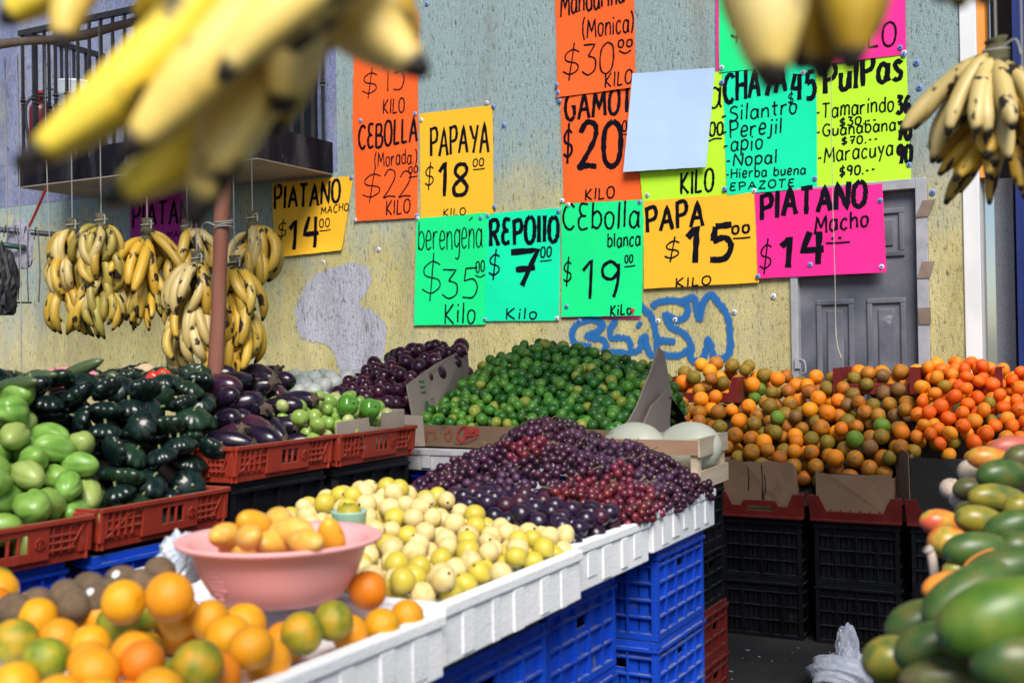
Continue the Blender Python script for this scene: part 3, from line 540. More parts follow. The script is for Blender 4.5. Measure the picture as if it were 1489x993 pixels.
# ---- left row: blue and black stacks carrying red crates whose long sides face +x
def red_crate_mesh(L, D_, h):
    b = MB()
    for kd in ('+x', '-x', '+y', '-y'):
        T = side_T(kd, D_, L); S = L if 'x' in kd else D_
        fl = lambda u, w_, z, T=T: T(u, w_+.10*z, z)                     # flared sides
        b.box(0, S, -.016, -.010, 0, .032, fl)
        f = lambda a, c, z0, z1, w0=-.008, w1=0.: b.box(a*S, c*S, w0, w1, z0, z1, fl)
        b.box(-.002, S+.002, -.012, .006, h-.012, h, fl)                   # top rail
        f(.0, .03, .02, h-.0125); f(.97, 1, .02, h-.0125)
        f(.03, .30, .02, h-.0125, -.014, -.008)                            # ribbed corner
        for u in (.035, .08, .125, .175, .225): f(u, u+.014, .03, h-.0128)
        for z in (.05, .072): f(.05, .295, z, z+.005, -.008, -.001)
        b.add([fl(u*S, w_, z) for w_ in (-.008, -.0005) for u, z in ((.04, .03), (.055, .03), (.23, h-.02), (.215, h-.02))], [(0, 1, 2, 3), (4, 7, 6, 5), (0, 4, 5, 1), (1, 5, 6, 2), (2, 6, 7, 3), (3, 7, 4, 0)])
        f(.30, .45, .016, h-.0125); f(.62, .74, .016, h-.0125)             # solid panels
        f(.45, .62, h-.028, h-.0125); f(.45, .62, .016, .040)                # window
        for u in (.497, .557): f(u, u+.014, .040, h-.028)
        f(.74, .93, .02, h-.0125, -.014, -.008)
        for z in (.032, .05, .068): f(.74, .90, z, z+.006)
        for u in (.76, .81, .86): f(u, u+.012, .026, h-.015, -.008, -.001)
        f(.93, .97, .02, h-.0125, -.012, -.004)
        b.add([fl(u*S, w_, z) for w_ in (-.008, -.0005) for u, z in ((.86, .03), (.875, .03), (.965, h-.016), (.95, h-.016))], [(0, 1, 2, 3), (4, 7, 6, 5), (0, 4, 5, 1), (1, 5, 6, 2), (2, 6, 7, 3), (3, 7, 4, 0)])
        c = .68*S; R1 = .017
        ring = [(c+R1*q*math.cos(a), z_, ) for q in (1,) for a, z_ in ((0, 0),)]
        n = 6; vs = []
        for w_ in (.0005, .004):
            for q in (1., .68):
                for j in range(n): a = j*math.pi/3+.5; vs.append(fl(c+R1*q*math.cos(a), w_, h*.52+R1*q*math.sin(a)))
        b.add(vs, [(j, (j+1) % n, n+(j+1) % n, n+j) for j in range(n)]+[(2*n+j, 3*n+j, 3*n+(j+1) % n, 2*n+(j+1) % n) for j in range(n)]+[(j, 2*n+j, 2*n+(j+1) % n, (j+1) % n) for j in range(n)])
        f(.672, .688, h*.52-.010, h*.52+.010, .0003, .003)
    b.box(-D_/2+.012, D_/2-.012, -L/2+.012, L/2-.012, .0, .008)
    return b
RED = None
def red_crate(x, y, z, label, rz=0, tilt=0):
    global RED
    if RED is None:
        RED = red_crate_mesh(.50, .38, .112).build('red_crate', red_c, bevel=.0018); o = RED
    else: o = RED.copy(); COL.objects.link(o)
    o.location = (x, y, z); o.rotation_euler = (tilt, 0, rz); tag(o, label, 'crate', 'red crates along the left row'); return o
XL = -2.36
red_crate(XL-.19, 1.83, .935, 'brick red crate holding pale green chayotes', -.02)
red_crate(XL-.19, 2.345, .945, 'brick red crate full of dark green squash', .035)
red_crate(XL-.19, 2.865, 1.065, 'brick red crate full of purple eggplants', .03)
red_crate(XL-.19, 3.385, 1.065, 'brick red crate with green tomatoes and a cardboard flap', .035)
for i, y in enumerate((1.28, 1.79, 2.34)):
    for k in range(3): place_crate('bl', 'plastic_crate', blue_c, .38, .49, .308, XL-.2-(.03 if i == 1 else 0), y, k*.3105, f'blue plastic crate under the {("left end of the row", "chayotes", "dark squash")[i]}, {ORD[k]} of its stack', 'blue crates under the left row', cols=(7, 4), rows=3, slits=0)
for i, y in enumerate((2.865, 3.39)):
    for k in range(3): place_crate('bkl', 'plastic_crate', black_c, .38, .46, .352, XL-.21, y, k*.354, f'black plastic crate under the {("eggplants", "green tomatoes")[i]}, {ORD[k]} of its stack', 'black crates under the left row', cols=(4, 4), rows=3, slits=6, handle=False)
# crates farther in that carry the heaps
for i, (x, y, h) in enumerate(((-3.02, 1.7, 1.0), (-3.02, 2.4, 1.0), (-3.05, 3.0, 1.0), (-3.05, 3.6, 1.0), (-2.75, 3.98, 1.0), (-3.2, 4.15, 1.0))):
    place_crate('inner', 'plastic_crate', black_c, .42, .5, 1.0, x, y, 0, ['black crate column behind the chayotes', 'black crate column behind the dark squash', 'black crate column behind the eggplants', 'black crate column under the white onions', 'black crate column under the red onions', 'black crate column beyond the white onions'][i], 'black crate columns inside the left row', cols=(4, 4), rows=9, slits=1)

# ---- lime stand: blue crate, weathered tray, cardboard boxes with a printed front
for k in range(3): place_crate('lb', 'plastic_crate', shaded_blue_c, .42, .44, .328, -2.26, 4.0, k*.33, f'shade-darkened blue crate under the lime stand beside black crates, {ORD[k]} of its stack', 'blue crates under the limes', cols=(4, 4), rows=5, slits=4)
for k in range(3): place_crate('lb', 'plastic_crate', shaded_blue_c, .42, .44, .328, -1.82, 4.0, k*.33, f'shade-darkened blue crate under the lime stand behind the grapes, {ORD[k]} of its stack', 'blue crates under the limes')
foam_tray(-2.50, -1.58, 3.745, 4.25, .992, 1.078, gfoam, 'grey weathered foam tray under the lime boxes', None)
lb = empty('lime_box', (-2.0, 3.8, 1.08), 'cardboard lime box with red printed front and tall side flaps', 'box')
def lbT(x, y, z): return (x+2.0, y-3.8, z-1.08)
b = MB(); b.box(-2.455, -1.56, 3.775, 3.781, 1.08, 1.165, T=lambda x, y, z: lbT(x, y-.05*(z-1.08)+.004*math.sin(9*x), z+.006*math.sin(5*x+1)-(.02*(x+1.56+.2)/.2 if x > -1.76 else 0)*0)); b.build('front_panel', card, lb)
def slab(name, pts, th, m, par, T=None):     # four world corners given thickness
    P = [Vector(p) for p in pts]; n = (P[1]-P[0]).cross(P[3]-P[0]).normalized()*th
    b = MB(); k = len(P); b.add([T(*p) if T else p for p in [*P, *[p+n for p in P]]], [tuple(range(k)), tuple(range(2*k-1, k-1, -1))]+[(i, i+k, (i+1) % k+k, (i+1) % k) for i in range(k)])
    return b.build(name, m, par)
slab('side_flap', [(-2.452, 3.79, 1.09), (-2.50, 4.33, 1.12), (-2.535, 4.33, 1.475), (-2.53, 4.06, 1.405), (-2.50, 3.79, 1.325)], .006, card_g, lb, lbT)
slab('side_flap', [onX(908, 660, -1.575), onX(905, 630, -1.575), onX(926, 592, -1.585), onX(945, 545, -1.59), onX(958, 505, -1.60), onX(966, 512, -1.60), onX(977, 572, -1.585), onX(972, 640, -1.575)], .007, card_g, lb, lbT)
slab('folded_flap', [onX(930, 660, -1.55), onX(930, 630, -1.55), onX(948, 590, -1.55), onX(972, 566, -1.55), onX(976, 640, -1.55)], .006, card_g, lb, lbT)
slab('corner_flap', [(-2.47, 3.72, 1.085), (-2.40, 3.77, 1.085), (-2.41, 3.77, 1.205), (-2.47, 3.73, 1.21)], .004, card_g, lb, lbT)
slab('red_band', [(-2.4505, 3.80, 1.10), (-2.4505, 4.1, 1.115), (-2.468, 4.1, 1.185), (-2.462, 3.80, 1.165)], .002, mat('red_print', [(.5, .015, .03)], rand=0), lb, lbT)
# prints
redink = mat('red_ink', [(.50, .03, .025), (.38, .03, .03)], rough=.8, scale=40, rand=0); grnink = mat('green_ink', [(.06, .16, .10)], rough=.8, rand=0)
def px_front(x, y): p = onY(x, y, 3.772); return p
b = MB()
def logo_text(s_, x0, y0, x1, y1, h, wpx, off):
    gl = [GL[c].split('|') for c in s_]; adv = [float(g[0]) for g in gl]; tot = sum(adv)+16*(len(s_)-1); cx = 0
    for g, a in zip(gl, adv):
        for st in g[1:]:
            sm = st.startswith('~'); pts = [tuple(map(float, c.split(','))) for c in st.lstrip('~').split()]
            if sm: pts = [(p.x, p.y) for p in catmull([(*p, 0) for p in pts], 5)]
            P = []
            for x, y in pts:
                X = (cx+x+.15*y)/tot; p = px_front(x0+(x1-x0)*X, y0+(y1-y0)*X-y/100*h); P.append(lbT(p.x, p.y-off-.05*(p.z-1.08)-.003, p.z))
            ribbon(b, P, wpx*.0026)
        cx += a+16
logo_text('C', 665, 641, 679, 638, 20, 2.6, .0035); logo_text('ausesa', 677, 634, 697, 631, 14, 2.0, .004); logo_text('la', 676, 624, 682, 623, 4, 1., .004)
for cx, cy, rx, ry in ((653.5, 632, 5, 6),):
    P = [px_front(cx+rx*math.cos(a), cy-ry*math.sin(a)) for a in np.linspace(1.2, 1.2+2*math.pi, 18)]; ribbon(b, [lbT(p.x, p.y-.0045-.05*(p.z-1.08)-.003, p.z) for p in P], .0035)
P = [px_front(*q) for q in ((653, 626), (655, 623), (658, 622))]; ribbon(b, [lbT(p.x, p.y-.005-.05*(p.z-1.08)-.003, p.z) for p in P], .004)
P = [px_front(*q) for q in ((662, 642), (672, 642), (685, 639), (697, 633))]; ribbon(b, [lbT(p.x, p.y-.005-.05*(p.z-1.08)-.003, p.z) for p in P], .005)
P = [px_front(*q) for q in ((622, 640), (622, 626), (634, 624), (635, 637))]; ribbon(b, [lbT(p.x, p.y-.005-.05*(p.z-1.08)-.003, p.z) for p in P], .004)
b.build('printed_logo', redink, lb)
b = MB()
for ty_, z0, n in ((3.90, 1.275, 5),):
    for i in range(3): b.box(-2.4905+.001-.004*i, -2.489-.004*i, 3.885, 3.925, 1.29+.022*i, 1.296+.022*i, T=lbT)
    for k in range(12):
        a0, a1 = k*math.pi/6, (k+1)*math.pi/6
        b.add([lbT(-2.474, 3.905+.016*q*math.cos(a), 1.235+.024*q*math.sin(a)) for a in (a0, a1) for q in (.45, 1)], [(0, 1, 3, 2)])
    for (y0, z0), (y1, z1) in (((3.935, 1.26), (3.965, 1.262)), ((3.965, 1.262), (3.95, 1.215)), ((3.95, 1.215), (3.935, 1.26))):
        b.add([lbT(-2.474, y0, z0), lbT(-2.474, y1, z1), lbT(-2.474, y1, z1+.005), lbT(-2.474, y0, z0+.005)], [(0, 1, 2, 3)])
b.build('green_recycling_print', grnink, lb)
# cardboard insert of the green tomato crate, and a small one beside it
tb = empty('tomato_carton', (XL-.02, 3.39, 1.10), 'pale cardboard flap with a notch standing in the tomato crate', 'carton')
lt = lambda x, y, z: (x-XL+.02, y-3.39, z-1.10)
b = MB(); poly = [(3.17, 1.12), (3.60, 1.12), (3.60, 1.235), (3.455, 1.232), (3.452, 1.185), (3.375, 1.185), (3.37, 1.222), (3.18, 1.215)]
b.prism(poly, XL-.03, XL-.025, T=lambda x, y, z: lt(y, x, z)); b.build('front_flap', card_g, tb)
b = MB(); b.box(XL-.40, XL-.028, 3.602, 3.607, 1.12, 1.24, T=lt); b.build('side_panel', card_g, tb)

# ---- orange stand along the wall: black stacks, dark red crates with a low front, cardboard inside
def low_front_crate(handle):
    b = MB(); L, D_, h = .425, .56, .125
    if handle: poly = [(0, 0), (L, 0), (L, h), (L-.05, h), (L-.075, .065), (.295, .065), (.285, .088), (.14, .088), (.13, .065), (.075, .065), (.05, h), (0, h)]
    else: poly = [(0, 0), (L, 0), (L, h), (L-.05, h), (L-.08, .05), (.08, .05), (.05, h), (0, h)]
    tr = lambda x, y, z: (x-L/2+(x-L/2)*.05*(z/h), y-D_/2-.12*z, z)
    if handle:   # front built round a grip hole
        b.prism([(0, 0), (L, 0), (L, h), (L-.05, h), (L-.075, .06), (.285, .06), (.285, .035), (.14, .035), (.14, .06), (.075, .06), (.05, h), (0, h)], 0, .008, tr)
        b.prism([(.12, .0605), (.305, .0605), (.29, .088), (.135, .088)], -.002, .010, tr)
        b.prism([(.14, .0352), (.15, .0352), (.15, .0604), (.14, .0604)], .0, .008, tr); b.prism([(.275, .0352), (.285, .0352), (.285, .0604), (.275, .0604)], .0, .008, tr)
    else:
        b.prism(poly, 0, .008, tr)
        for i in range(26): x = .09+i*.0098; b.box(x, x+.003, -.003, .0002, .006, .046, tr)
        for i in range(6): x = .1+i*.045; b.box(x, x+.006, .001, .007, .0503, .06, tr)
    b.box(-.003, L+.003, -.006, .012, -.002, .010, tr)
    for x0 in (-L/2-.002, L/2-.006): b.box(x0, x0+.008, -D_/2+.01, D_/2, 0, h)
    b.box(-L/2, L/2, D_/2-.008, D_/2, 0, h); b.box(-L/2+.01, L/2-.01, -D_/2+.01, D_/2-.01, .004, .012)
    for i in range(9):
        y = -D_/2+.03+i*.06
        for s in (-1, 1): b.box(s*(L/2+.002)-.003, s*(L/2+.002)+.003, y, y+.006, .01, h-.005)
    return b
OY = 5.58
ox = [-1.575, -1.11, -.655]
for i, x in enumerate(ox):
    o = low_front_crate(i == 0).build('low_front_crate', dred_c, bevel=.002); o.location = (x, OY+.28, .60+.002)
    tag(o, ['dark red crate with a grip hole under the left oranges', 'dark red ribbed crate under the right oranges', 'dark red crate under the tangerines, half hidden by mangoes'][i], 'crate', 'dark red crates of the orange stand')
    for k in range(2): place_crate('bk', 'plastic_crate', black_c, .40, .56, .298, x, OY+.30, k*.2995, f'black crate in the stack under the {("left oranges", "right oranges", "tangerines")[i]}, {("lower", "upper")[k]} one', 'black crates under the orange stand', cols=(4, 4), rows=4, slits=3, handle=False)
for i, x in enumerate((-2.05,)):
    for k in range(2): place_crate('bk', 'plastic_crate', black_c, .40, .56, .298, x, OY+.30, k*.2995, f'black crate behind the melon box at the left of the orange stand, {("lower", "upper")[k]} one', 'black crates under the orange stand')
def carton(x, w_, z0, z1, y, label, m, ragged=.006, black=False):
    e = empty('orange_carton', (x, y, z0), label, 'carton', 'cartons of the orange stand'); b = MB(); n = 10
    top = [(w_*(-.5+i/n), z1-z0+random.uniform(-ragged, ragged)) for i in range(n+1)]
    b.prism([(-w_/2, 0), (w_/2, 0)]+top[::-1], 0, .005, T=lambda X, Y, Z: (X, Y-.03*Z+.003*math.sin(X*23), Z)); b.build('front_panel', m, e)
    for s in (-1, 1): q = MB(); q.box(s*w_/2-.003, s*w_/2+.003, .0055, .45, 0, z1-z0-.02+.03*(s < 0)); q.build('side_panel', card, e)
    return e
c1 = carton(-1.585, .36, .615, .88, OY+.02, 'stained brown carton with dark drips at the left of the orange stand', card)
b = MB()
for x, z0, z1 in ((-.05, .12, .24), (.02, .06, .25), (.035, .1, .2), (.025, .04, .12)): b.tube([(x, -.0085, z1), (x+.004, -.006, (z0+z1)/2), (x, -.004, z0)], .003, 5)
b.build('drip_stain', mat('dark_drip', [(.02, .012, .01)], rough=.4, rand=0), c1)
carton(-1.115, .36, .625, .835, OY+.01, 'brown carton with dark stains under the right oranges', card)
bk = mat('black_carton', [(.012, .011, .012), (.02, .018, .018)], rough=.6, rand=0)
c3 = carton(-.66, .38, .615, .925, OY+.0, 'black fronted carton holding the tangerines', bk)
slab('open_flap', [(-.19, .0, -.0), (-.195, -.01, .33), (-.27, .10, .36), (-.265, .1, .0)], .004, card, c3)
q = MB(); q.box(-.34, -.21, .06, .066, .12, .26); q.build('inner_flap', card_g, c1)
# upper red crates at the back of the orange stand
for i, (x, y, z) in enumerate(((-2.02, 6.16, 1.155), (-1.09, 6.26, 1.20), (-.70, 6.24, 1.20))):
    b = MB(); L, D_, h = .44, .36, .14
    tr = lambda X, Y, Z: (X-L/2, Y-D_/2, Z)
    for y0, y1, low in ((0, .01, .055), (D_-.01, D_, .1)):
        b.prism([(0, 0), (L, 0), (L, h), (L-.03, h), (L-.05, low), (.05, low), (.03, h), (0, h)], y0, y1, tr)
    b.box(0, .01, .0105, D_-.0105, 0, h, tr); b.box(L-.01, L, .0105, D_-.0105, 0, h, tr); b.box(.01, L-.01, .01, D_-.01, 0, .006, tr)
    o = b.build('low_front_crate', dred_c, bevel=.002); o.location = (x, y, z)
    tag(o, ['dark red crate half buried in oranges at the graffiti', 'dark red crate at the back before the door', 'dark red crate behind the tangerines'][i], 'crate', 'dark red crates of the orange stand')
for i, x in enumerate((-2.02, -1.3, -.75)):
    place_crate('tall', 'plastic_crate', black_c, .42, .4, 1.05, x, 6.3, 0, ['black crate column at the wall under the graffiti', 'black crate column at the wall before the door', 'black crate column at the wall behind the tangerines'][i], 'black crate columns at the wall', cols=(4, 4), rows=9, slits=1)

# ---- wooden melon crate on the far tray
pale_w = mat('pale_crate_wood', [(.55, .43, .30), (.68, .56, .42)], rough=.8, scale=4, stretch=(8, 1, 8), rand=.1, bump=.2, bscale=40); brown_w = mat('tan_crate_wood', [(.36, .20, .12), (.46, .28, .18)], rough=.8, scale=4, stretch=(1, 6, 6), rand=.05)
mc = empty('wooden_crate', (-1.455, 3.79, .976), 'pale wooden slatted crate holding two white melons', 'crate', rz=.03)
for x in (-.205, .205):
    for y in (-.145, .145): b = MB(); b.box(x-.014, x+.014, y-.014, y+.014, 0, .172 if x > 0 else .165); b.build('corner_post', pale_w, mc)
for z0, m in ((.005, pale_w), (.118, brown_w)):
    b = MB(); b.box(-.225, .222, -.170, -.1605, z0, z0+(.05 if z0 > .1 else .055)); b.build('slat', m, mc)
    b = MB(); b.box(-.225, .222, .1605, .170, z0, z0+.05); b.build('slat', pale_w, mc)
for z0 in (.002, .112):
    for s in (-1, 1): b = MB(); b.box(s*.224-.004, s*.224+.004, -.172, .172, z0, z0+.062); b.build('slat', pale_w, mc)
b = MB(); b.box(-.2, .2, -.15, .15, -.0, .008); b.build('floor_board', pale_w, mc)
melon = mat('white_melon', [(.52, .55, .45), (.62, .63, .53)], rough=.45, scale=8, rand=.04, spot=(.42, .37, .25), spot_lo=.66, spot_scale=12)
for x, y, lab in ((-1.52, 3.77, 'pale white melon at the left in the wooden crate'), (-1.335, 3.84, 'pale white melon at the right in the wooden crate')):
    b = MB(); b.lathe([(.095*math.sin(t), -.125*math.cos(t)) for t in np.linspace(.02, math.pi-.02, 18)], 24)
    o = b.build('melon', melon, smooth=True); o.location = (x, y, 1.098); o.rotation_euler = (R_(82), 0, R_(75)); tag(o, lab, 'melon', 'melons in the wooden crate')

# ---- right stall edge carrying the mangoes
b = MB(); b.box(-.25, .55, 1.25, 3.25, .0, .80); 
for i in range(9): b.box(-.262, -.2505, 1.27+i*.22, 1.29+i*.22, .02, .78)
for z in (.2, .4, .6): b.box(-.266, -.2505, 1.26, 3.24, z, z+.012)
mt = b.build('mango_stand', black_c); tag(mt, 'dark crate stand under the green and red mangoes', 'stand')
# ================================================================ FRUIT
def ball(name, nz=12, n=18, zs=1., shape=None, disp=None):
    prof = []
    for t in np.linspace(.03, math.pi-.03, nz): r, z = math.sin(t), -math.cos(t)*zs; prof.append(shape(r, z, t) if shape else (r, z))
    b = MB(); b.lathe(prof, n, disp); return b.mesh(name, True)
LIME = ball('lime', 12, 16, 1.12, lambda r, z, t: (r*(.98 if t < 2.6 else .98-.25*(t-2.6)), z+(.10 if t > 2.95 else 0)))
def _or(r, z, t):
    d = .10*math.exp(-((math.pi-t)/.22)**2); return (r, z*.95-d)
ORANGE = ball('orange', 16, 22, 1., _or, lambda a, t: 1+.012*math.sin(3*a+1)+.008*math.sin(5*a))
TANG = ball('tangerine', 14, 18, .84, lambda r, z, t: (r*(1-.0*t), z+(.10*math.exp(-((math.pi-t)/.3)**2))), lambda a, t: 1+.015*math.sin(4*a+2)+.01*math.sin(9*a))
def _ch(r, z, t):
    u = t/math.pi; return (r*(1.02-.30*u), z*1.42)
CHAYOTE = ball('chayote', 22, 40, 1., _ch, lambda a, t: 1-.15*math.exp(-((((a/(2*math.pi)*5) % 1)-.5)/.12)**2)*(1.15*(1-t)**1.3)+.035*math.sin(2*a+5*t)+.014*math.sin(9*a+11*t)*math.sin(math.pi*t)+.012*math.sin(13*t))
CHAYOTE2 = ball('chayote', 22, 40, 1., lambda r, z, t: (r*(1.05-.22*t/math.pi), z*1.25-(.22*math.exp(-(t/.3)**2)*-1)), lambda a, t: (1-.24*math.exp(-(((a/math.pi) % 1-.5)/.06)**2)*(1-t)-.06*math.exp(-((((a/(2*math.pi)*4+.3) % 1)-.5)/.12)**2))*(1+.035*math.sin(3*a)+.018*math.sin(8*a+9*t)))
SQUASH = ball('squash', 14, 60, .58, lambda r, z, t: (r, z*1.12 if z > 0 else z*.72), lambda a, t: 1+.15*abs(math.sin(5*a))*math.sin(math.pi*t)**3-.06)
def _eg(r, z, t):
    u = t/math.pi; return (r*(1.06-.42*u**1.3), z*1.9)
EGG = ball('eggplant', 18, 20, 1., _eg, lambda a, t: 1+.03*math.sin(2*a+4*t))
ONION = ball('onion', 16, 20, .9, lambda r, z, t: (r*(1 if t < 2.6 else .9), z+.32*math.exp(-((math.pi-t)/.20)**2)), lambda a, t: 1+.01*math.sin(9*a))
GUAVA = ball('guava', 14, 18, 1.06, lambda r, z, t: (r*(1.03-.08*t/math.pi), z), lambda a, t: 1+.02*math.sin(3*a+t*4))
PLUM = ball('plum', 14, 20, .98, None, lambda a, t: 1-.05*math.exp(-((a-math.pi)/.16)**2)*math.sin(math.pi*t))
GRAPE = ball('grape', 9, 12, 1.1)
PEPPER = ball('pepper', 16, 30, 1.15, lambda r, z, t: (r*(1.05-.2*(1-t/math.pi)), z-(.22*math.exp(-((math.pi-t)/.35)**2))), lambda a, t: 1-.10*abs(math.cos(2*a))**6)
KIWI = ball('kiwi', 12, 16, 1.35)
def mango_mesh(seed, el):
    rg = random.Random(seed); p = rg.uniform(0, 6)
    return ball('mango', 18, 22, el, lambda r, z, t: (r*(1.05-.16*t/math.pi), z), lambda a, t: 1+.06*math.cos(a)*math.sin(math.pi*t)*math.cos(math.pi*t)*1.6-.04*abs(math.sin(a))+.02*math.sin(2*a+p))
MANGO = [mango_mesh(i, e) for i, e in enumerate((1.55, 1.7, 1.45))]
CAL = {}
def calyx_mesh(name, n, r0, r1, h, stem_r, stem_h):
    b = MB(); vs = [(0, 0, h)]+[((r1 if j % 2 else r0)*math.cos(j*math.pi/n), (r1 if j % 2 else r0)*math.sin(j*math.pi/n), -.10*(j % 2)) for j in range(2*n)]
    b.add(vs, [(0, j+1, (j+1) % (2*n)+1) for j in range(2*n)])
    if stem_h: b.tube([(0, 0, h*.3), (stem_h*.12, 0, h+stem_h*.5), (stem_h*.3, 0, h+stem_h)], [stem_r*1.3, stem_r, stem_r*1.1], 7)
    return b.mesh(name, False)
EGG_CAL = calyx_mesh('calyx', 6, .44, .60, .26, .12, .5)
SQ_STEM = calyx_mesh('stem', 5, .13, .20, .05, .07, .20)
GU_CAL = calyx_mesh('calyx', 5, .17, .34, .11, .05, .0)
ON_ROOT = calyx_mesh('root', 6, .1, .17, .06, .03, .14)

def deposit(samp, Hf, Bf, rf, fails=350, k=10, pack=.95, blockers=(), limit=2500):
    P = np.zeros((limit, 4)); n = 0
    for bx in blockers: P[n] = bx; n += 1
    n0 = n; bad = 0
    while bad < fails and n < limit:
        r = rf(); best = None
        for _ in range(k):
            x, y = samp(); h = Hf(x, y); b0 = Bf(x, y)
            if n:
                d2 = (P[:n, 0]-x)**2+(P[:n, 1]-y)**2; s = (P[:n, 3]+r)*pack; mk = d2 < s*s
                z = max(b0+r, (P[:n, 2][mk]+np.sqrt(s[mk]**2-d2[mk])).max() if mk.any() else -9)
            else: z = b0+r
            if z+.35*r <= h and (best is None or z-h < best[3]): best = (x, y, z, z-h)
        if best is None: bad += 1; continue
        P[n] = (*best[:3], r); n += 1; bad = 0 if bad < 60 else bad-4
    return P[n0:n]
def visible(P, extra=(), views=((0, 0, 0), (-.35, 0, .1), (.35, 0, .1)), step=2.):
    allp = np.vstack([P]+[np.array(extra).reshape(-1, 4)]) if len(extra) else P
    tot = np.zeros(len(P)); own = np.zeros(len(P)); R = np.array(rt); Uv = np.array(up); Fv = np.array(fw)
    for vi, v in enumerate(views):
        c = np.array([0, 0, HC])+np.array(rt0)*v[0]+np.array([0, 0, v[2]])
        q = allp[:, :3]-c; zc = q@Fv; X = (q@R)/zc*FPX/step; Yc = -(q@Uv)/zc*FPX/step; rr = allp[:, 3]/zc*FPX/step
        ox_, oy_ = int(X.min()-rr.max())-2, int(Yc.min()-rr.max())-2; w_, h_ = int(X.max()+rr.max())+3-ox_, int(Yc.max()+rr.max())+3-oy_
        zb = np.full((h_, w_), 1e9); ib = np.full((h_, w_), -1, int)
        for i in range(len(allp)):
            x0, x1, y0, y1 = int(X[i]-rr[i])-ox_, int(X[i]+rr[i])+2-ox_, int(Yc[i]-rr[i])-oy_, int(Yc[i]+rr[i])+2-oy_
            yy, xx = np.mgrid[y0:y1, x0:x1]; d2 = ((xx+ox_-X[i])**2+(yy+oy_-Yc[i])**2)/max(rr[i], .3)**2
            z = zc[i]-allp[i, 3]*np.sqrt(np.clip(1-d2, 0, 1)); mk = (d2 < 1) & (z < zb[y0:y1, x0:x1])
            zb[y0:y1, x0:x1][mk] = z[mk]; ib[y0:y1, x0:x1][mk] = i
        gy, gx = np.mgrid[0:h_, 0:w_]; ib[(abs(gx+ox_) > PW/2/step) | (abs(gy+oy_) > PH/2/step)] = -1
        cnt = np.bincount(ib[ib >= 0], minlength=len(allp))[:len(P)]; tot += cnt
        if vi == 0: own = cnt
    return tot, own
def rrot(): return (random.uniform(0, 6.28), random.uniform(0, 6.28), random.uniform(0, 6.28))
def lerp(a, b_, t): t = min(1, max(0, t)); return a+(b_-a)*t
def rect(x0, x1, y0, y1): return lambda: (random.uniform(x0, x1), random.uniform(y0, y1))
def scatter(name, P, meshes, mats, cat, group, labelf, keep=1, part=None, rotf=None, cap=300):
    tot, own = visible(P); idx = [i for i in np.argsort(-own-.001*tot) if tot[i] > keep]
    out = []
    for i in idx[:cap]:
        x, y, z, r = P[i]; mi = random.choices(range(len(mats)), [m[1] for m in mats])[0]
        o = inst(name, random.choice(meshes) if isinstance(meshes, list) else meshes, mats[mi][0], (x, y, z), rotf(x, y) if rotf else rrot(), r)
        tag(o, labelf(mats[mi][2], x, y, z), cat, group)
        if part: part(o, mi)
        out.append(o)
    rest = idx[cap:]
    return out, [P[i] for i in rest]
# ---- limes
def lime_back(x): return lerp(1.40, 1.50, (x+2.47)/.30) if x < -2.17 else lerp(1.50, 1.375, (x+2.17)/.52)
def limeH(x, y):
    h = lerp(1.155, lime_back(x), (y-3.80)/.56) if y < 4.38 else lime_back(x)-.9*(y-4.38)
    return h+.02
lime_m = [(mat('deep_green_lime', [(.016, .085, .012), (.028, .14, .016), (.05, .18, .02)], rough=.35, scale=1.6, bump=.06, bscale=22, rand=.25, hue=.012), 38, 'dark green'),
          (mat('mid_green_lime', [(.05, .20, .02), (.09, .27, .03), (.14, .32, .035)], rough=.36, scale=1.6, bump=.06, bscale=22, rand=.15, hue=.012, spot=(.25, .28, .08), spot_scale=2.2, spot_lo=.66), 44, 'mid green'),
          (mat('yellow_green_lime', [(.20, .30, .025), (.32, .38, .05), (.42, .42, .08)], rough=.4, scale=1.6, bump=.05, bscale=22, rand=.12), 15, 'yellowish green')]
P = deposit(rect(-2.47, -1.615, 3.81, 4.62), limeH, lambda x, y: limeH(x, y)-.12, lambda: random.uniform(.0190, .0255), k=14, fails=320)
def zone_lime(c, x, y, z):
    wh = 'along the front edge of the lime box' if y < 3.9 else 'at the peak of the lime heap' if z > 1.44 else 'beside the tall left cardboard flap' if x < -2.32 else 'beside the right cardboard flap' if x < 9 and x > -1.76 else 'in the upper middle of the lime heap' if y > 4.12 else 'in the lower middle of the lime heap'
    return f'{c} lime {wh}'
_, rest = scatter('lime', P, LIME, lime_m, 'lime', 'limes heaped in the cardboard box', zone_lime)
if rest:
    b = MB(); 
    for x, y, z, r in rest:
        M = Euler(rrot()).to_matrix(); b.add([tuple(M @ (v.co*r)+Vector((x, y, z))) for v in LIME.vertices], [tuple(p.vertices) for p in LIME.polygons])
    tag(b.build('lime_mass', lime_m[0][0], smooth=True), 'the many smaller showing green limes filling the heap', 'limes', 'limes heaped in the cardboard box', 'stuff')
def added_gap_board(name, parent, x0, x1, y0, y1, f, n=6):           # added slanted board carrying a heap, dark colour stands for shade in gaps
    b = MB(); vs = [(x0+(x1-x0)*i/n, y0+(y1-y0)*j/n, 0) for j in range(n+1) for i in range(n+1)]; vs = [(x, y, f(x, y)) for x, y, _ in vs]
    M = Matrix.Translation(parent.location) @ parent.rotation_euler.to_matrix().to_4x4()
    b.add([tuple(M.inverted() @ Vector(v)) for v in vs], [(j*(n+1)+i, j*(n+1)+i+1, (j+1)*(n+1)+i+1, (j+1)*(n+1)+i) for j in range(n) for i in range(n)])
    return b.build('added_board', mat('gap_shade_board', [(.02, .017, .015)], rough=.9, rand=0), parent)
added_gap_board('added_board', lb, -2.46, -1.58, 3.8, 4.6, lambda x, y: limeH(x, y)-.125)

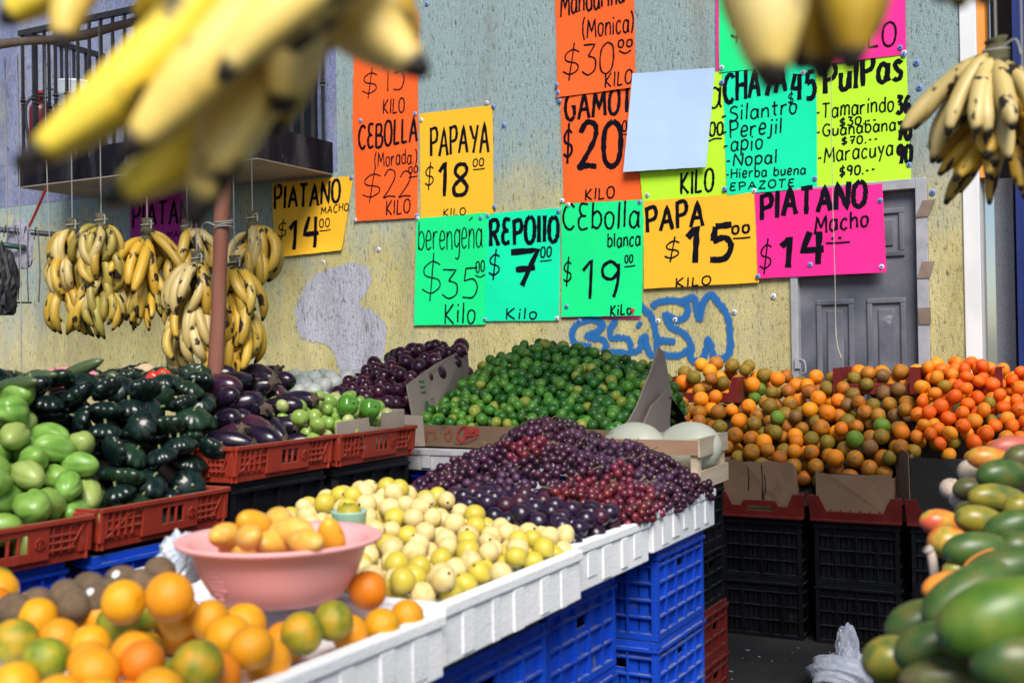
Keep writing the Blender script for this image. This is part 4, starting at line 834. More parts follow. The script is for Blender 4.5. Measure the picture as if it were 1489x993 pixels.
# ---- oranges and tangerines on the wall stand
def orH(x, y):
    h = lerp(.90, 1.34, (y-5.58)/.62); h += .05*math.sin(6*x+1)*.5
    if x < -1.8: h += .03-.10*max(0, (-2.05-x)/.3)
    if y > 6.2: h -= .35*(y-6.2)
    if x < -1.8 and y < 5.7: h += .02
    return h
om = dict(rough=.45, bump=.25, bscale=36, rand=.16, detail=6., spec=.35, pole=((.10, .09, .03), 1.0, .03))
or_m = [(mat('mottled_orange', [(.56, .17, .008), (.42, .15, .012), (.24, .115, .018)], scale=1.1, spot=(.10, .06, .03), spot_scale=1.7, spot_lo=.60, spot_w=.14, hue=.012, **om), 38, 'brown mottled orange fruit'),
        (mat('clean_orange', [(.85, .24, .006), (.75, .25, .010)], scale=1., spot=(.35, .14, .03), spot_scale=2.4, spot_lo=.68, hue=.01, **om), 22, 'bright clean orange fruit'),
        (mat('olive_orange', [(.29, .165, .012), (.19, .14, .016), (.40, .18, .010)], scale=1.2, spot=(.12, .08, .04), spot_scale=2, spot_lo=.62, hue=.012, **om), 24, 'olive tinged orange fruit'),
        (mat('brown_orange', [(.16, .085, .03), (.22, .11, .035), (.30, .12, .02)], scale=1.2, spot=(.08, .06, .045), spot_scale=2, spot_lo=.58, **om), 9, 'dull brown orange fruit'),
        (mat('green_orange', [(.08, .19, .02), (.16, .24, .02)], scale=1.2, **om), 4, 'green skinned orange fruit')]
upcr = [(-2.02+dx, 6.0, z_, .03) for dx in np.linspace(-.21, .21, 8) for z_ in (1.19, 1.25)]
P = deposit(rect(-2.32, -.90, 5.655, 6.46), orH, lambda x, y: orH(x, y)-.20, lambda: random.choice((.037, .040, .043, .045, .041)), k=12, fails=260, blockers=upcr)
def zone_or(c, x, y, z):
    wh = 'in the bottom row on the carton edge' if y < 5.70 else 'on the skyline of the heap before the door' if y > 6.12 and x > -1.65 else 'on the skyline under the graffiti' if y > 6.12 else 'beside the lime box flap' if x < -1.95 else 'next to the tangerines' if x > -1.06 else 'in the left half of the orange heap' if x < -1.5 else 'in the right half of the orange heap'
    return f'{c} {wh}'
oro, rest = scatter('orange', P, ORANGE, or_m, 'orange', 'oranges heaped on the wall stand', zone_or, keep=14, cap=225)
def tgH(x, y):
    h = lerp(.985, 1.37, (y-5.56)/.56)-.25*max(0, x+.6)
    return h
tm = dict(rough=.42, bump=.22, bscale=36, rand=.12, detail=5., spec=.35, pole=((.14, .12, .03), .93, .03))
tg_m = [(mat('red_orange_tangerine', [(.82, .125, .006), (.90, .17, .006)], scale=1.2, hue=.008, spot=(.45, .12, .03), spot_scale=3, spot_lo=.7, **tm), 70, 'red orange tangerine'),
        (mat('light_orange_tangerine', [(.86, .26, .012), (.72, .24, .015)], scale=1.2, hue=.008, **tm), 22, 'lighter orange tangerine'),
        (mat('olive_tangerine', [(.22, .20, .02), (.42, .2, .015)], scale=1.1, **tm), 6, 'olive green tangerine')]
P = deposit(rect(-.85, -.36, 5.65, 6.36), tgH, lambda x, y: tgH(x, y)-.16, lambda: random.uniform(.032, .039), k=12, fails=220)
scatter('tangerine', P, TANG, tg_m, 'tangerine', 'tangerines heaped at the right end', lambda c, x, y, z: f'{c} '+('in the front row on the black carton' if y < 5.72 else 'at the top of the tangerine heap' if z > 1.27 else 'on the left flank beside the oranges' if x < -.70 else 'in the middle of the tangerine heap'))
added_gap_board('added_board', c1, -2.34, -.37, 5.6, 6.4, lambda x, y: min(orH(x, y)-.2, tgH(x, y)-.16)-.03)

# ---- left row heaps: the face rises steeply from the red crates
def chH(x, y): return min(1.05+(XL-.02-x)*.95, 1.40)
def ch_samp():
    while True:
        x, y = random.uniform(XL-.62, XL-.06), random.uniform(1.52, 2.5)
        if y < 2.12+.14*max(0, min(1, (XL-.02-x)/.17))-.6*max(0, XL-.20-x): return x, y
ch_m = [(mat('pale_green_chayote', [(.13, .27, .040), (.17, .32, .055), (.22, .37, .085)], rough=.36, scale=1.3, bump=.10, bscale=14, rand=.08, hue=.01), 4, 'pale green'),
        (mat('yellow_green_chayote', [(.25, .34, .08), (.30, .38, .11)], rough=.38, scale=1.3, bump=.10, bscale=14, rand=.06, spot=(.36, .24, .10), spot_scale=2, spot_lo=.68), 1, 'yellowish')]
bcr = lambda y0, y1, zz=1.005: []
P = deposit(lambda: ch_samp(), chH, lambda x, y: max(chH(x, y)-.22, .945), lambda: random.uniform(.042, .050), k=18, fails=360, pack=.86)
def face_cam(x, y): return (random.uniform(-.5, .5)+R_(90), random.uniform(-.4, .4), random.uniform(-1.0, .7)+R_(75)) if random.random() < .72 else rrot()
def ch_samp_unused(): pass
def zone_ch(c, x, y, z): return f'{c} chayote '+('in the bottom row on the red crate rim' if z < 1.10 else 'at the top of the chayote heap' if z > 1.27 else 'at the boundary with the dark squash' if y > 1.95 else 'in the middle of the chayote heap')
scatter('chayote', P, [CHAYOTE, CHAYOTE2], ch_m, 'chayote', 'chayotes in the red crate', zone_ch, rotf=face_cam, keep=10)
def sq_y0(x): return 2.13+max(0, XL-.35-x)*.0
def sqH(x, y): return min(1.07+.09*min(1, max(0, (y-2.28)/.22))+(XL-.03-x)*1.05, 1.395)+.012*math.sin(9*y)
sq_m = [(mat('near_black_squash', [(.003, .008, .010), (.005, .015, .014), (.008, .022, .016)], rough=.27, scale=1.5, bump=.10, bscale=7, rand=.25, coat=.1), 5, 'near black'),
        (mat('dark_green_squash', [(.007, .024, .012), (.012, .036, .016)], rough=.3, scale=1.5, bump=.10, bscale=7, rand=.2, coat=.1, spot=(.12, .18, .03), spot_scale=1.6, spot_lo=.70), 2, 'dark green')]
sqst_m = mat('squash_stem', [(.16, .22, .07), (.25, .27, .12)], rough=.7)
def sq_samp():
    while True:
        x, y = random.uniform(XL-.95, XL-.07), random.uniform(1.9, 3.5)
        if 2.19+.14*max(0, min(1, (XL-.02-x)/.17))-.6*max(0, XL-.20-x) < y < 2.60+(XL-.05-x)*.85: return x, y
ZS = .70
P = deposit(sq_samp, lambda x, y: sqH(x, y)/ZS, lambda x, y: max(sqH(x, y)-.17, .945)/ZS, lambda: random.uniform(.043, .055), k=16, fails=460, pack=.86); P[:, 2] *= ZS
def sq_rot(x, y): return (random.gauss(0, .26)+random.choice((0, 0, 0, 0, 0, math.pi, R_(60))), random.gauss(.25, .26), random.uniform(0, 6.28))
def zone_sq(c, x, y, z): return f'{c} scalloped squash '+('in the bottom row on the red crate rim' if z < 1.12 else 'on the skyline of the squash heap' if z > 1.36 else 'beside the eggplants' if y > 2.52+(XL-x)*.7 else 'beside the chayotes' if y < 2.26 else 'in the middle of the squash heap')
def sq_part(o, mi): inst('stem', SQ_STEM, sqst_m, (0, 0, .60), (0, 0, random.uniform(0, 6)), 1, o)
scatter('squash', P, SQUASH, sq_m, 'squash', 'dark scalloped squash heap', zone_sq, rotf=sq_rot, part=sq_part)
# eggplants
def egH(x, y): return min(1.165+(XL-.03-x)*.62, 1.40)
eg_m = [(mat('black_purple_eggplant', [(.008, .005, .014), (.018, .009, .028)], rough=.24, scale=.8, bump=.06, bscale=5, rand=.2, coat=.15), 4, 'black purple'),
        (mat('brownish_purple_eggplant', [(.035, .010, .028), (.06, .02, .03)], rough=.22, scale=.8, bump=.05, bscale=6, rand=.2, coat=.25, stretch=(1, 1, .3)), 2, 'reddish purple')]
egc_m = mat('dry_calyx', [(.05, .04, .025), (.09, .065, .04), (.05, .025, .03)], rough=.8, scale=2)
def eg_samp():
    while True:
        x, y = random.uniform(XL-.62, XL-.10), random.uniform(2.62, 3.72)
        lo = 2.68+(XL-.05-x)*.85
        if lo < y < 3.10+(XL-.05-x)*.72: return x, y
P = deposit(eg_samp, egH, lambda x, y: max(egH(x, y)-.20, 1.078), lambda: random.uniform(.043, .052), k=14, fails=260, pack=.90)
def eg_rot(x, y): return (R_(90)+random.gauss(0, .22), random.gauss(0, .2), R_(90)+random.choice((0, math.pi, .5, -.4, 3.5))+random.gauss(0, .35))
def zone_eg(c, x, y, z): return f'{c} eggplant '+('lying on the red crate rim' if z < 1.22 else 'on the skyline before the wall' if z > 1.35 else 'beside the squash' if y < 2.75+(XL-x)*.75 else 'beside the green tomatoes' if y > 3.0+(XL-x)*.5 else 'in the middle of the eggplant heap')
scatter('eggplant', P, EGG, eg_m, 'eggplant', 'eggplants heaped in the red crate', zone_eg, rotf=eg_rot, part=lambda o, mi: inst('calyx', EGG_CAL, egc_m, (0, 0, 1.72), (0, 0, random.uniform(0, 6)), 1, o))
for cr_, y0_, y1_, f_ in (('chayotes', 1.5, 2.35, lambda x, y: chH(x, y)-.20), ('dark green squash', 2.2, 3.1, lambda x, y: sqH(x, y)-.20), ('purple eggplants', 2.65, 3.6, lambda x, y: egH(x, y)-.20)):
    cr_ = [o for o in COL.objects if o.name.startswith('red_crate') and cr_ in o['label']][0]; added_gap_board('added_board', cr_, XL-.95, XL-.06, y0_, y1_, f_, 10)
# green tomatoes and peppers
def gtH(x, y): return min(1.215+(XL-.03-x)*.42, 1.30)
gt_m = [(mat('green_tomato', [(.20, .34, .06), (.28, .42, .09)], rough=.28, scale=1, rand=.12, hue=.012), 3, 'pale green tomato'), (mat('yellow_green_tomato', [(.36, .44, .12), (.42, .48, .18)], rough=.3, scale=1, rand=.1), 1, 'yellow green tomato')]
P = deposit(lambda: (random.uniform(XL-.5, XL-.045), random.uniform(3.10, 3.62)), gtH, lambda x, y: max(gtH(x, y)-.13, 1.078), lambda: random.uniform(.022, .033), k=12, fails=220)
scatter('green_tomato', P, TANG, gt_m, 'green tomato', 'green tomatoes in the red crate', lambda c, x, y, z: f'{c} '+('just behind the notched cardboard flap' if x > XL-.14 else 'at the back before the onions' if x < XL-.34 else 'in the middle of the tomato crate'))
pep = mat('green_bell_pepper', [(.06, .22, .02), (.09, .28, .03)], rough=.22, rand=.05, coat=.3)
for (px, py, F, lab) in ((537, 595, 4.12, 'green bell pepper lying on the green tomatoes near the carton edge'), (505, 590, 4.05, 'green bell pepper lying on the green tomatoes before the red onions')):
    o = inst('bell_pepper', PEPPER, pep, at(px, py, F), (1.2, .3, 1.), .042); tag(o, lab, 'pepper', 'bell peppers')
    inst('stem', SQ_STEM, sqst_m, (0, 0, .95), parent=o)
# onions
wo_m = [(mat('white_onion', [(.78, .80, .74), (.86, .87, .83)], rough=.35, scale=1, rand=.06, stretch=(2, 2, .4)), 3, 'white onion'), (mat('greenish_white_onion', [(.50, .60, .38), (.62, .68, .5)], rough=.3, scale=1, rand=.06), 1, 'greenish white onion')]
woH = lambda x, y: lerp(1.285, 1.365, (y-3.62)/.4)
P = deposit(lambda: (lambda y: (random.uniform(-3.42, -2.98), y))(random.uniform(3.66, 4.4)), woH, lambda x, y: woH(x, y)-.14, lambda: random.uniform(.031, .038), k=12, fails=160)
scatter('white_onion', P, ONION, wo_m, 'onion', 'white onions at the wall', lambda c, x, y, z: f'{c} '+('on the skyline below the grey paint patch' if z > 1.315 else 'behind the eggplants' if x < -3.2 else 'next to the red onions'), part=None)
ro_m = [(mat('red_onion', [(.028, .004, .016), (.055, .008, .028), (.09, .016, .042)], rough=.22, scale=1, rand=.15, stretch=(3, 3, .3), coat=.2), 3, 'shiny red onion'), (mat('dark_red_onion', [(.025, .006, .018), (.05, .01, .03)], rough=.3, scale=1, rand=.15, stretch=(3, 3, .3)), 2, 'dark red onion')]
def roH(x, y): return lerp(1.25, 1.50, (y-3.66)/.62)-.22*max(0, -2.72-x)
P = deposit(lambda: (random.uniform(-2.98, -2.53), random.uniform(3.68, 4.36)), roH, lambda x, y: roH(x, y)-.17, lambda: random.uniform(.029, .041), k=12, fails=240)
scatter('red_onion', P, ONION, ro_m, 'onion', 'red onions beside the lime box', lambda c, x, y, z: f'{c} '+('at the top against the cardboard flap' if z > 1.38 else 'in the bottom row above the green tomatoes' if y < 3.84 else 'in the middle of the red onion heap'))
added_gap_board('added_board', [o for o in COL.objects if o.get('label') == 'black crate column under the white onions'][0], -3.46, -2.95, 3.62, 4.42, lambda x, y: woH(x, y)-.12)
# odds and ends at the back of the left row: zucchini, red peppers, potatoes, pink tray
zuc = mat('dark_zucchini', [(.025, .05, .02), (.05, .08, .03), (.09, .12, .05)], rough=.3, scale=1.4, rand=.1); 
b = MB(); pr = [.3, .75, .95, 1, 1.02, 1., .9, .6, .2]; b.tube([(-.12+.03*i, .012*math.sin(i*.5), 0) for i in range(9)], [.032*p for p in pr], 12); ZUC = b.mesh('zucchini', True)
for px, py, F, rz, ry, lab in ((118, 536, 3.45, .5, -.35, 'large dark zucchini lying highest at the pink tray'), (52, 549, 3.3, .3, -.12, 'grey green zucchini lying left of the pink tray'), (25, 558, 3.15, .2, -.1, 'green zucchini at the left end behind the chayotes'), (12, 548, 3.5, .2, 0, 'green zucchini lying farthest left at the wall')):
    o = inst('zucchini', ZUC, zuc, at(px, py, F), (0, ry, rz), .62); tag(o, lab, 'zucchini', 'zucchini at the back of the left row')
pk = mat('pink_plastic_tray', [(.75, .18, .28), (.85, .25, .36)], rough=.4, rand=0)
p = at(100, 549, 3.7); b = MB(); b.lathe([(.06, 0), (.085, .05), (.095, .06), (.09, .065), (.08, .052), (.05, .01)], 24); o = b.build('pink_dish', pk, smooth=True); o.location = (p.x, p.y, p.z-.055); o.rotation_euler = (.2, .25, 0); tag(o, 'pink plastic dish behind the zucchini at the wall', 'dish')
rp = mat('red_pepper', [(.55, .015, .008), (.7, .03, .01)], rough=.2, rand=.05, coat=.3); og_ = mat('orange_pepper', [(.8, .22, .01)], rough=.2, coat=.3)
for px, py, F, m, lab in ((238, 541, 3.75, rp, 'shiny red pepper behind the squash heap'), (224, 545, 3.75, rp, 'second red pepper lower left of the shiny red one'), (247, 549, 3.7, og_, 'small orange pepper under the red peppers'), (165, 545, 3.7, zuc, 'round dark green squash beside the pink dish')):
    o = inst('bell_pepper', PEPPER, m, at(px, py+7, F), (1.3, .5, .4), .030); tag(o, lab, 'pepper', 'peppers behind the squash')
pot = mat('pale_potato', [(.46, .33, .20), (.56, .42, .28)], rough=.8, scale=2, rand=.1)
for i, (px, py, F) in enumerate(((212, 540, 4.1), (265, 549, 4.1), (272, 557, 4.0), (283, 551, 4.1), (292, 543, 4.2), (300, 549, 4.15), (255, 553, 4.05), (204, 546, 4.1), (286, 560, 4.0))):
    o = inst('potato', KIWI, pot, at(px, py, F), rrot(), .030); tag(o, 'pale potato '+('left of the red peppers' if px < 230 else 'between the red peppers and the wooden pole'), 'potato', 'pale potatoes behind the squash')

# ---- middle table. basin of small mangoes first
BC = Vector((-1.415, 1.70, .985)); BH = .118
pink = mat('pink_plastic_basin', [(.92, .41, .42), (.93, .46, .47)], rough=.42, scale=2, rand=0, spec=.4)
b = MB(); prof = [(.02, .0), (.100, .0), (.113, .004), (.130, .020), (.147, .048), (.159, .080), (.167, .104), (.185, .108), (.194, .112), (.196, .118), (.192, .121), (.180, .117), (.163, .112), (.155, .080), (.143, .048), (.126, .022), (.105, .010), (.02, .008)]
b.lathe(prof, 72); bo = b.build('basin', pink, smooth=True, loc=BC); tag(bo, 'pink plastic basin of small yellow mangoes resting on the oranges', 'basin')
q = MB()                                                            # honeycomb relief moulded in the basin side
for r_ in range(-3, 4):
    for c_ in range(-3, 4):
        if abs(c_)+abs(r_) > 4: continue
        a = -math.pi/2-.20+(c_+.5*(r_ % 2))*.042; z = .05+r_*.0085; R1 = .1455+(z-.045)*.38
        q.lathe([(.0005, -.001), (.0033, -.0005), (.0025, .0009), (.0005, .0011)], 6, c=(0, 0, 0)); 
        k = 24; vs = q.v[-k:]; M = Matrix.Rotation(a+math.pi/2, 3, 'Z') @ Matrix.Rotation(R_(72), 3, 'X')
        q.v[-k:] = [tuple(M @ Vector(v)+Vector((R1*math.cos(a), R1*math.sin(a), z))) for v in vs]
q.build('moulded_relief', pink, bo, smooth=True)
sm_m = mat('yellow_orange_mango', [(.80, .46, .10), (.78, .40, .05), (.82, .52, .17)], rough=.45, scale=1.2, rand=.06, spot=(.28, .14, .03), spot_scale=3., spot_lo=.70)
so_m = mat('deep_orange_mango', [(.80, .36, .02), (.85, .42, .03)], rough=.4, scale=1.2, rand=.05, spot=(.3, .13, .03), spot_scale=3.4, spot_lo=.68)
for px, py, F, r, rx, m, lab in ((371, 764, 2.13, .030, (1.0, -.55, .4), so_m, 'deep orange small mango standing highest in the pink basin'), (327, 778, 2.10, .026, (1.5, .2, .2), sm_m, 'small yellow mango at the left in the pink basin'), (362, 781, 2.02, .026, (1.4, .1, 1.), sm_m, 'pale yellow small mango at the front left of the basin'), (405, 757, 2.22, .030, (1.5, 0, .9), sm_m, 'small yellow mango at the back of the basin'), (424, 773, 2.10, .031, (1.5, .3, 1.5), sm_m, 'brown scarred small mango in the middle of the basin'), (445, 788, 2.02, .027, (1.5, 0, 1.3), sm_m, 'half hidden small mango at the front of the basin'), (482, 782, 2.10, .027, (.5, .2, 0), so_m, 'small orange mango at the right in the basin'), (400, 790, 2.1, .03, (1.5, 0, 0), sm_m, 'small yellow mango deep in the middle of the basin'), (440, 795, 2.15, .03, (1.5, 0, 2), sm_m, 'small yellow mango deep at the right of the basin'), (355, 795, 2.13, .03, (1.5, 0, 2), sm_m, 'small yellow mango deep at the left of the basin')):
    o = inst('small_mango', MANGO[2], m, at(px, py, F), rx, (r*.97, r*.97, r*1.14)); tag(o, lab, 'mango', 'small mangoes in the pink basin')
# near oranges
fo = dict(rough=.38, bump=.20, bscale=40, rand=.08, detail=5., spec=.4, pole=((.12, .12, .03), .985, .03))
no_m = [(mat('near_yellow_orange', [(.80, .34, .010), (.74, .30, .010), (.78, .38, .015)], scale=1.1, hue=.008, **fo), 36, 'yellow orange'),
        (mat('near_deep_orange', [(.78, .22, .006), (.70, .19, .008)], scale=1.1, **fo), 18, 'deep orange'),
        (mat('near_green_orange', [(.16, .20, .015), (.34, .29, .02), (.62, .32, .012)], scale=1.1, **fo), 22, 'half green'),
        (mat('near_lime_orange', [(.12, .19, .015), (.24, .28, .02), (.44, .36, .02)], scale=1.1, **fo), 12, 'green')]
def noH(x, y):
    return lerp(1.04, 1.0, (x+1.75)/.5)+.015*math.sin(7*x+3*y)-.02*max(0, (-1.9-x)/.2)-.06*max(0, (y-1.45)/.2)*(x < -1.7)
blk = []
for zz in np.linspace(0, .12, 6):
    for a in np.linspace(0, 2*math.pi, 18, endpoint=False): rr = (.10+zz*.32); blk.append((BC.x+rr*math.cos(a), BC.y+rr*math.sin(a), BC.z+.022+zz, .02))
for q in np.linspace(0, .08, 4):
    for a in np.linspace(0, 2*math.pi, max(1, int(q*90)), endpoint=False): blk.append((BC.x+q*math.cos(a), BC.y+q*math.sin(a), BC.z+.022, .02))
P0 = []
for px, py, F, r in ((247, 868, 1.84, .041), (180, 875, 1.85, .037), (535, 858, 2.16, .038)): p = at(px, py, F); P0.append((p.x, p.y, p.z, r))
P = deposit(rect(-2.04, -1.185, .95, 1.86), lambda x, y: noH(x, y) if y < 1.60+max(0, x+1.75)*.42 and x < -1.155-.050*min(1, max(0, (y-1.1)/.25)) else 0, lambda x, y: .910, lambda: random.uniform(.033, .0405), k=22, fails=500, pack=.95, blockers=blk+P0)
P = np.vstack([np.array(P0), P])
bx, by = [], []
def zone_no(c, x, y, z):
    d = math.hypot(x-BC.x, y-BC.y)
    lay = 'upper' if z > .99 else 'lower'
    wh = 'against the pink basin' if d < .20 else 'along the white foam edge' if x > -1.33 else 'by the kiwis' if y > 1.5 and x < -1.75 else 'nearest the camera' if y < 1.22 else 'before the basin' if x > -1.58 else 'at the left below the blue crates'
    return f'{c} orange in the {lay} layer {wh}'
scatter('orange', P, ORANGE, no_m, 'orange', 'oranges in the near foam tray', zone_no, keep=25, cap=85)
kw = mat('brown_kiwi', [(.13, .085, .05), (.19, .125, .075)], rough=.9, scale=2, bump=.5, bscale=30, rand=.1)
for i, (px, py, F, lab) in enumerate(((232, 832, 2.12, 'brown kiwi at the right end of the kiwi row'), (178, 845, 2.08, 'brown kiwi with a pale sticker in the kiwi row'), (130, 855, 2.05, 'brown kiwi highest in the middle of the kiwi row'), (96, 866, 2.0, 'brown kiwi left of the middle of the kiwi row'), (142, 872, 1.98, 'brown kiwi lying before the row'), (20, 887, 1.95, 'brown kiwi at the left end of the row'), (55, 878, 1.99, 'brown kiwi second from the left end'), (205, 850, 2.05, 'brown kiwi tucked under the right end'), (110, 880, 1.95, 'brown kiwi touching the left oranges'), (160, 865, 2.0, 'brown kiwi in the lower middle'))):
    o = inst('kiwi', KIWI, kw, at(px, py, F), (R_(90), random.uniform(-.3, .3), random.uniform(.6, 1.6)), .030); tag(o, lab, 'kiwi', 'kiwis behind the oranges')
    if i in (1, 4):
        d = Vector((.4, -1, .75)).normalized()
        s_ = MB(); s_.lathe([(.0005, 0), (.008, 0), (.008, .0008), (.0005, .001)], 12); q = s_.build('sticker', mat('white_sticker', [(.8, .8, .82)], rough=.4)); q.parent = o
        q.matrix_parent_inverse = Matrix.Identity(4); lm = Euler(o.rotation_euler).to_matrix().inverted(); dl = (lm @ d); k = 1/math.sqrt(dl.x**2+dl.y**2+(dl.z/1.35)**2)
        q.location = dl*k*1.0; q.rotation_euler = Vector((dl.x, dl.y, dl.z/1.82)).to_track_quat('Z', 'Y').to_euler(); q.scale = (33,)*3
def crumple(seed, rx, ry, rz, n=26, amp=.28):
    rg = random.Random(seed); ks = [(rg.uniform(2, 7), rg.uniform(2, 7), rg.uniform(0, 6), rg.uniform(.3, 1)) for _ in range(7)]
    b = MB(); b.lathe([(math.sin(t), -math.cos(t)) for t in np.linspace(.05, math.pi-.05, n)], n*2)
    vs = []
    for v in b.v:
        v = Vector(v); d = sum(a*abs(math.sin(k1*v.x+k2*v.y*1.3+k1*v.z+ph)) for k1, k2, ph, a in ks)/3.2; q = v*(1-amp+amp*1.6*d); vs.append((q.x*rx, q.y*ry, max(q.z*rz, -rz*.8)))
    b.v = vs; return b
bagm = mat('translucent_bag', [(.55, .66, .82), (.75, .82, .92)], rough=.2, scale=30, rand=0, trans=.25, coat=.4)
p = at(262, 818, 2.25); o = crumple(3, .035, .04, .05, 18, .4).build('plastic_bag', bagm, loc=p); tag(o, 'crumpled clear plastic bag tucked behind the pink basin', 'bag')
# guavas
def guH(x, y):
    h = .985+.115*math.exp(-((x+1.74)/.30)**2-((y-2.52)/.34)**2)
    return h if y < 2.60+.0*x and (x < -1.34 or y > 2.02) else .99
gu_m = [(mat('pale_guava', [(.70, .54, .20), (.74, .61, .29), (.68, .47, .17)], rough=.42, scale=1.2, rand=.06, spot=(.40, .20, .06), spot_scale=3, spot_lo=.69, spot_w=.1), 5, 'pale cream'), (mat('yellow_guava', [(.62, .48, .05), (.56, .47, .06)], rough=.4, scale=1.2, rand=.08, spot=(.36, .20, .04), spot_scale=3, spot_lo=.70), 3, 'lemon yellow')]
guc = mat('dark_guava_calyx', [(.045, .02, .012), (.09, .04, .02)], rough=.9)
def gu_samp():
    while True:
        x, y = random.uniform(-1.98, -1.235), random.uniform(1.90, 2.66)
        if math.hypot(x-BC.x, y-BC.y) > .225 and y < 2.64+(-1.3-x)*.28 and y > 1.99-(x+1.6)*.1 : return x, y
P = deposit(gu_samp, guH, lambda x, y: .92, lambda: random.uniform(.024, .029), k=14, fails=260, pack=.97)
def zone_gu(c, x, y, z): return f'{c} guava '+('along the white foam rim' if x > -1.34 else 'at the top of the guava heap' if z > 1.055 else 'beside the pink basin' if y < 2.12 else 'next to the dark plums' if y > 2.5 else 'in the middle of the guava heap')
scatter('guava', P, GUAVA, gu_m, 'guava', 'guavas in the foam tray', zone_gu, part=lambda o, mi: inst('calyx', GU_CAL, guc, (0, 0, 1.03), parent=o))
mc_ = mat('mint_cup', [(.35, .62, .50)], rough=.4, rand=0)
p = at(508, 757, 2.62); b = MB(); b.lathe([(.02, -.03), (.035, -.02), (.042, .02), (.044, .024), (.04, .02), (.03, -.015)], 18); o = b.build('mint_cup', mc_, smooth=True, loc=p); tag(o, 'mint green plastic cup holding a fruit behind the basin', 'cup')
o = inst('orange', ORANGE, no_m[2][0], p+Vector((0, 0, .014)), (0, 0, 0), .030); tag(o, 'half green fruit sitting in the mint green cup', 'orange')
# plums
def plH(x, y): return 1.0+.045*math.exp(-((x+1.62)/.3)**2)
pl_m = [(mat('dark_plum', [(.008, .006, .022), (.018, .009, .032), (.03, .009, .026)], rough=.28, scale=1., rand=.2, coat=.15), 4, 'blue black plum'), (mat('red_plum', [(.035, .008, .02), (.055, .011, .03)], rough=.32, scale=1., rand=.15), .6, 'reddish plum')]
def pl_samp():
    while True:
        x, y = random.uniform(-1.98, -1.24), random.uniform(2.55, 2.99)
        if y > 2.66+(-1.3-x)*.28: return x, y
P = deposit(pl_samp, plH, lambda x, y: .925, lambda: random.uniform(.024, .029), k=12, fails=240, pack=.96)
scatter('plum', P, PLUM, pl_m, 'plum', 'dark plums in the foam tray', lambda c, x, y, z: f'{c} '+('along the white foam rim' if x > -1.36 else 'next to the guavas' if y < 2.86+(-1.3-x)*.28 else 'below the grapes'))
# grapes: berries dropped over one heap, then shared out among the bunches
def grH(x, y):
    h = .985+.225*math.exp(-((x+1.66)/.29)**2-((y-3.36)/.36)**4)+.075*math.exp(-((x+1.30)/.12)**2-((y-3.5)/.16)**2)+.014*math.sin(17*x+9*y)+.012*math.sin(31*x-23*y+1)
    return h
def gr_samp():
    while True:
        x, y = random.uniform(-2.08, -1.195), random.uniform(2.88, 3.68)
        if y > 2.99-.12*math.exp(-((x+1.75)/.2)**2) and (y < 3.60 or x < -1.72 or True): return x, y
P = deposit(gr_samp, grH, lambda x, y: max(.93, grH(x, y)-.06), lambda: random.uniform(.0122, .0150), k=8, fails=260, pack=.93, limit=2600)
hang = [(-1.20+.012*math.sin(i*2.1), 3.30+.016*(i % 4)+.01*math.cos(i), 1.0-.011*(i//3), .0118) for i in range(14)]+[(-1.21+.012*math.sin(i*2.1), 3.42+.018*(i % 4), 1.02-.010*(i//4), .0118) for i in range(14)]
P = np.vstack([P, np.array(hang)])
tot, own = visible(P, step=1.5); keep = [i for i in range(len(P)) if tot[i] > 2]
seeds = []
while len(seeds) < 30:
    i = random.choice(keep); 
    if all(np.linalg.norm(P[i, :3]-s) > .085 for s in seeds) or random.random() < .02: seeds.append(P[i, :3].copy())
SA = np.array(seeds); dirs = np.array([[math.cos(a), math.sin(a), 0] for a in RNG.uniform(0, math.pi, len(seeds))])
gr_m = [(mat('dark_purple_grape', [(.028, .007, .022), (.055, .011, .030), (.035, .018, .050)], rough=.32, scale=.8, rand=.45, hue=.03), 5, 'dark purple'), (mat('red_grape', [(.085, .010, .022), (.15, .018, .032)], rough=.3, scale=.8, rand=.4, hue=.02), 3, 'red'), (mat('dusty_purple_grape', [(.065, .028, .066), (.055, .018, .048)], rough=.45, scale=.8, rand=.35), 3, 'dusty purple')]
stem_m = mat('grape_stem', [(.16, .15, .05), (.22, .17, .08)], rough=.8)
own_of = {}
for i in keep:
    d = P[i, :3]-SA; al = (d*dirs).sum(1); dd = (d**2).sum(1)-.55*al**2; own_of.setdefault(int(dd.argmin()), []).append(i)
for s, ids in own_of.items():
    c = SA[s]; mi = 1 if (c[0] > -1.42 and c[1] < 3.22) else random.choices((0, 1, 2), (7, .6, 3))[0]
    wh = 'at the top of the grape heap' if c[2] > 1.14 else 'drooping over the foam tray corner' if c[0] > -1.30 and c[1] > 3.25 else 'along the front above the plums' if c[1] < 3.16 else 'before the wooden crate' if c[0] > -1.45 else 'at the inner end toward the blue crates' if c[0] < -1.9 else 'on the left slope of the grape heap' if c[0] < -1.66 else 'on the right slope of the grape heap'
    e = empty('grape_bunch', c, f'bunch of {gr_m[mi][2]} grapes {wh}', 'grapes', 'bunches of grapes heaped in the far tray')
    ids.sort(key=lambda i: -own[i])
    for i in ids[:100]: inst('berry', GRAPE, gr_m[mi][0], P[i, :3]-c, rrot(), P[i, 3], e)
    st_ = MB(); outer = sorted(ids, key=lambda i: -P[i, 2])[:4]
    for i in outer[:3]:
        a = Vector(P[i, :3]-c); m_ = Vector((random.uniform(-.03, .03), random.uniform(-.03, .03), .012)); 
        st_.tube(catmull([a+Vector((0, 0, .004)), a+m_*.6+Vector((0, 0, .006)), a+m_*1.5+Vector((0, 0, .002))], 4), .0016, 5)
    st_.build('stem', stem_m, e)

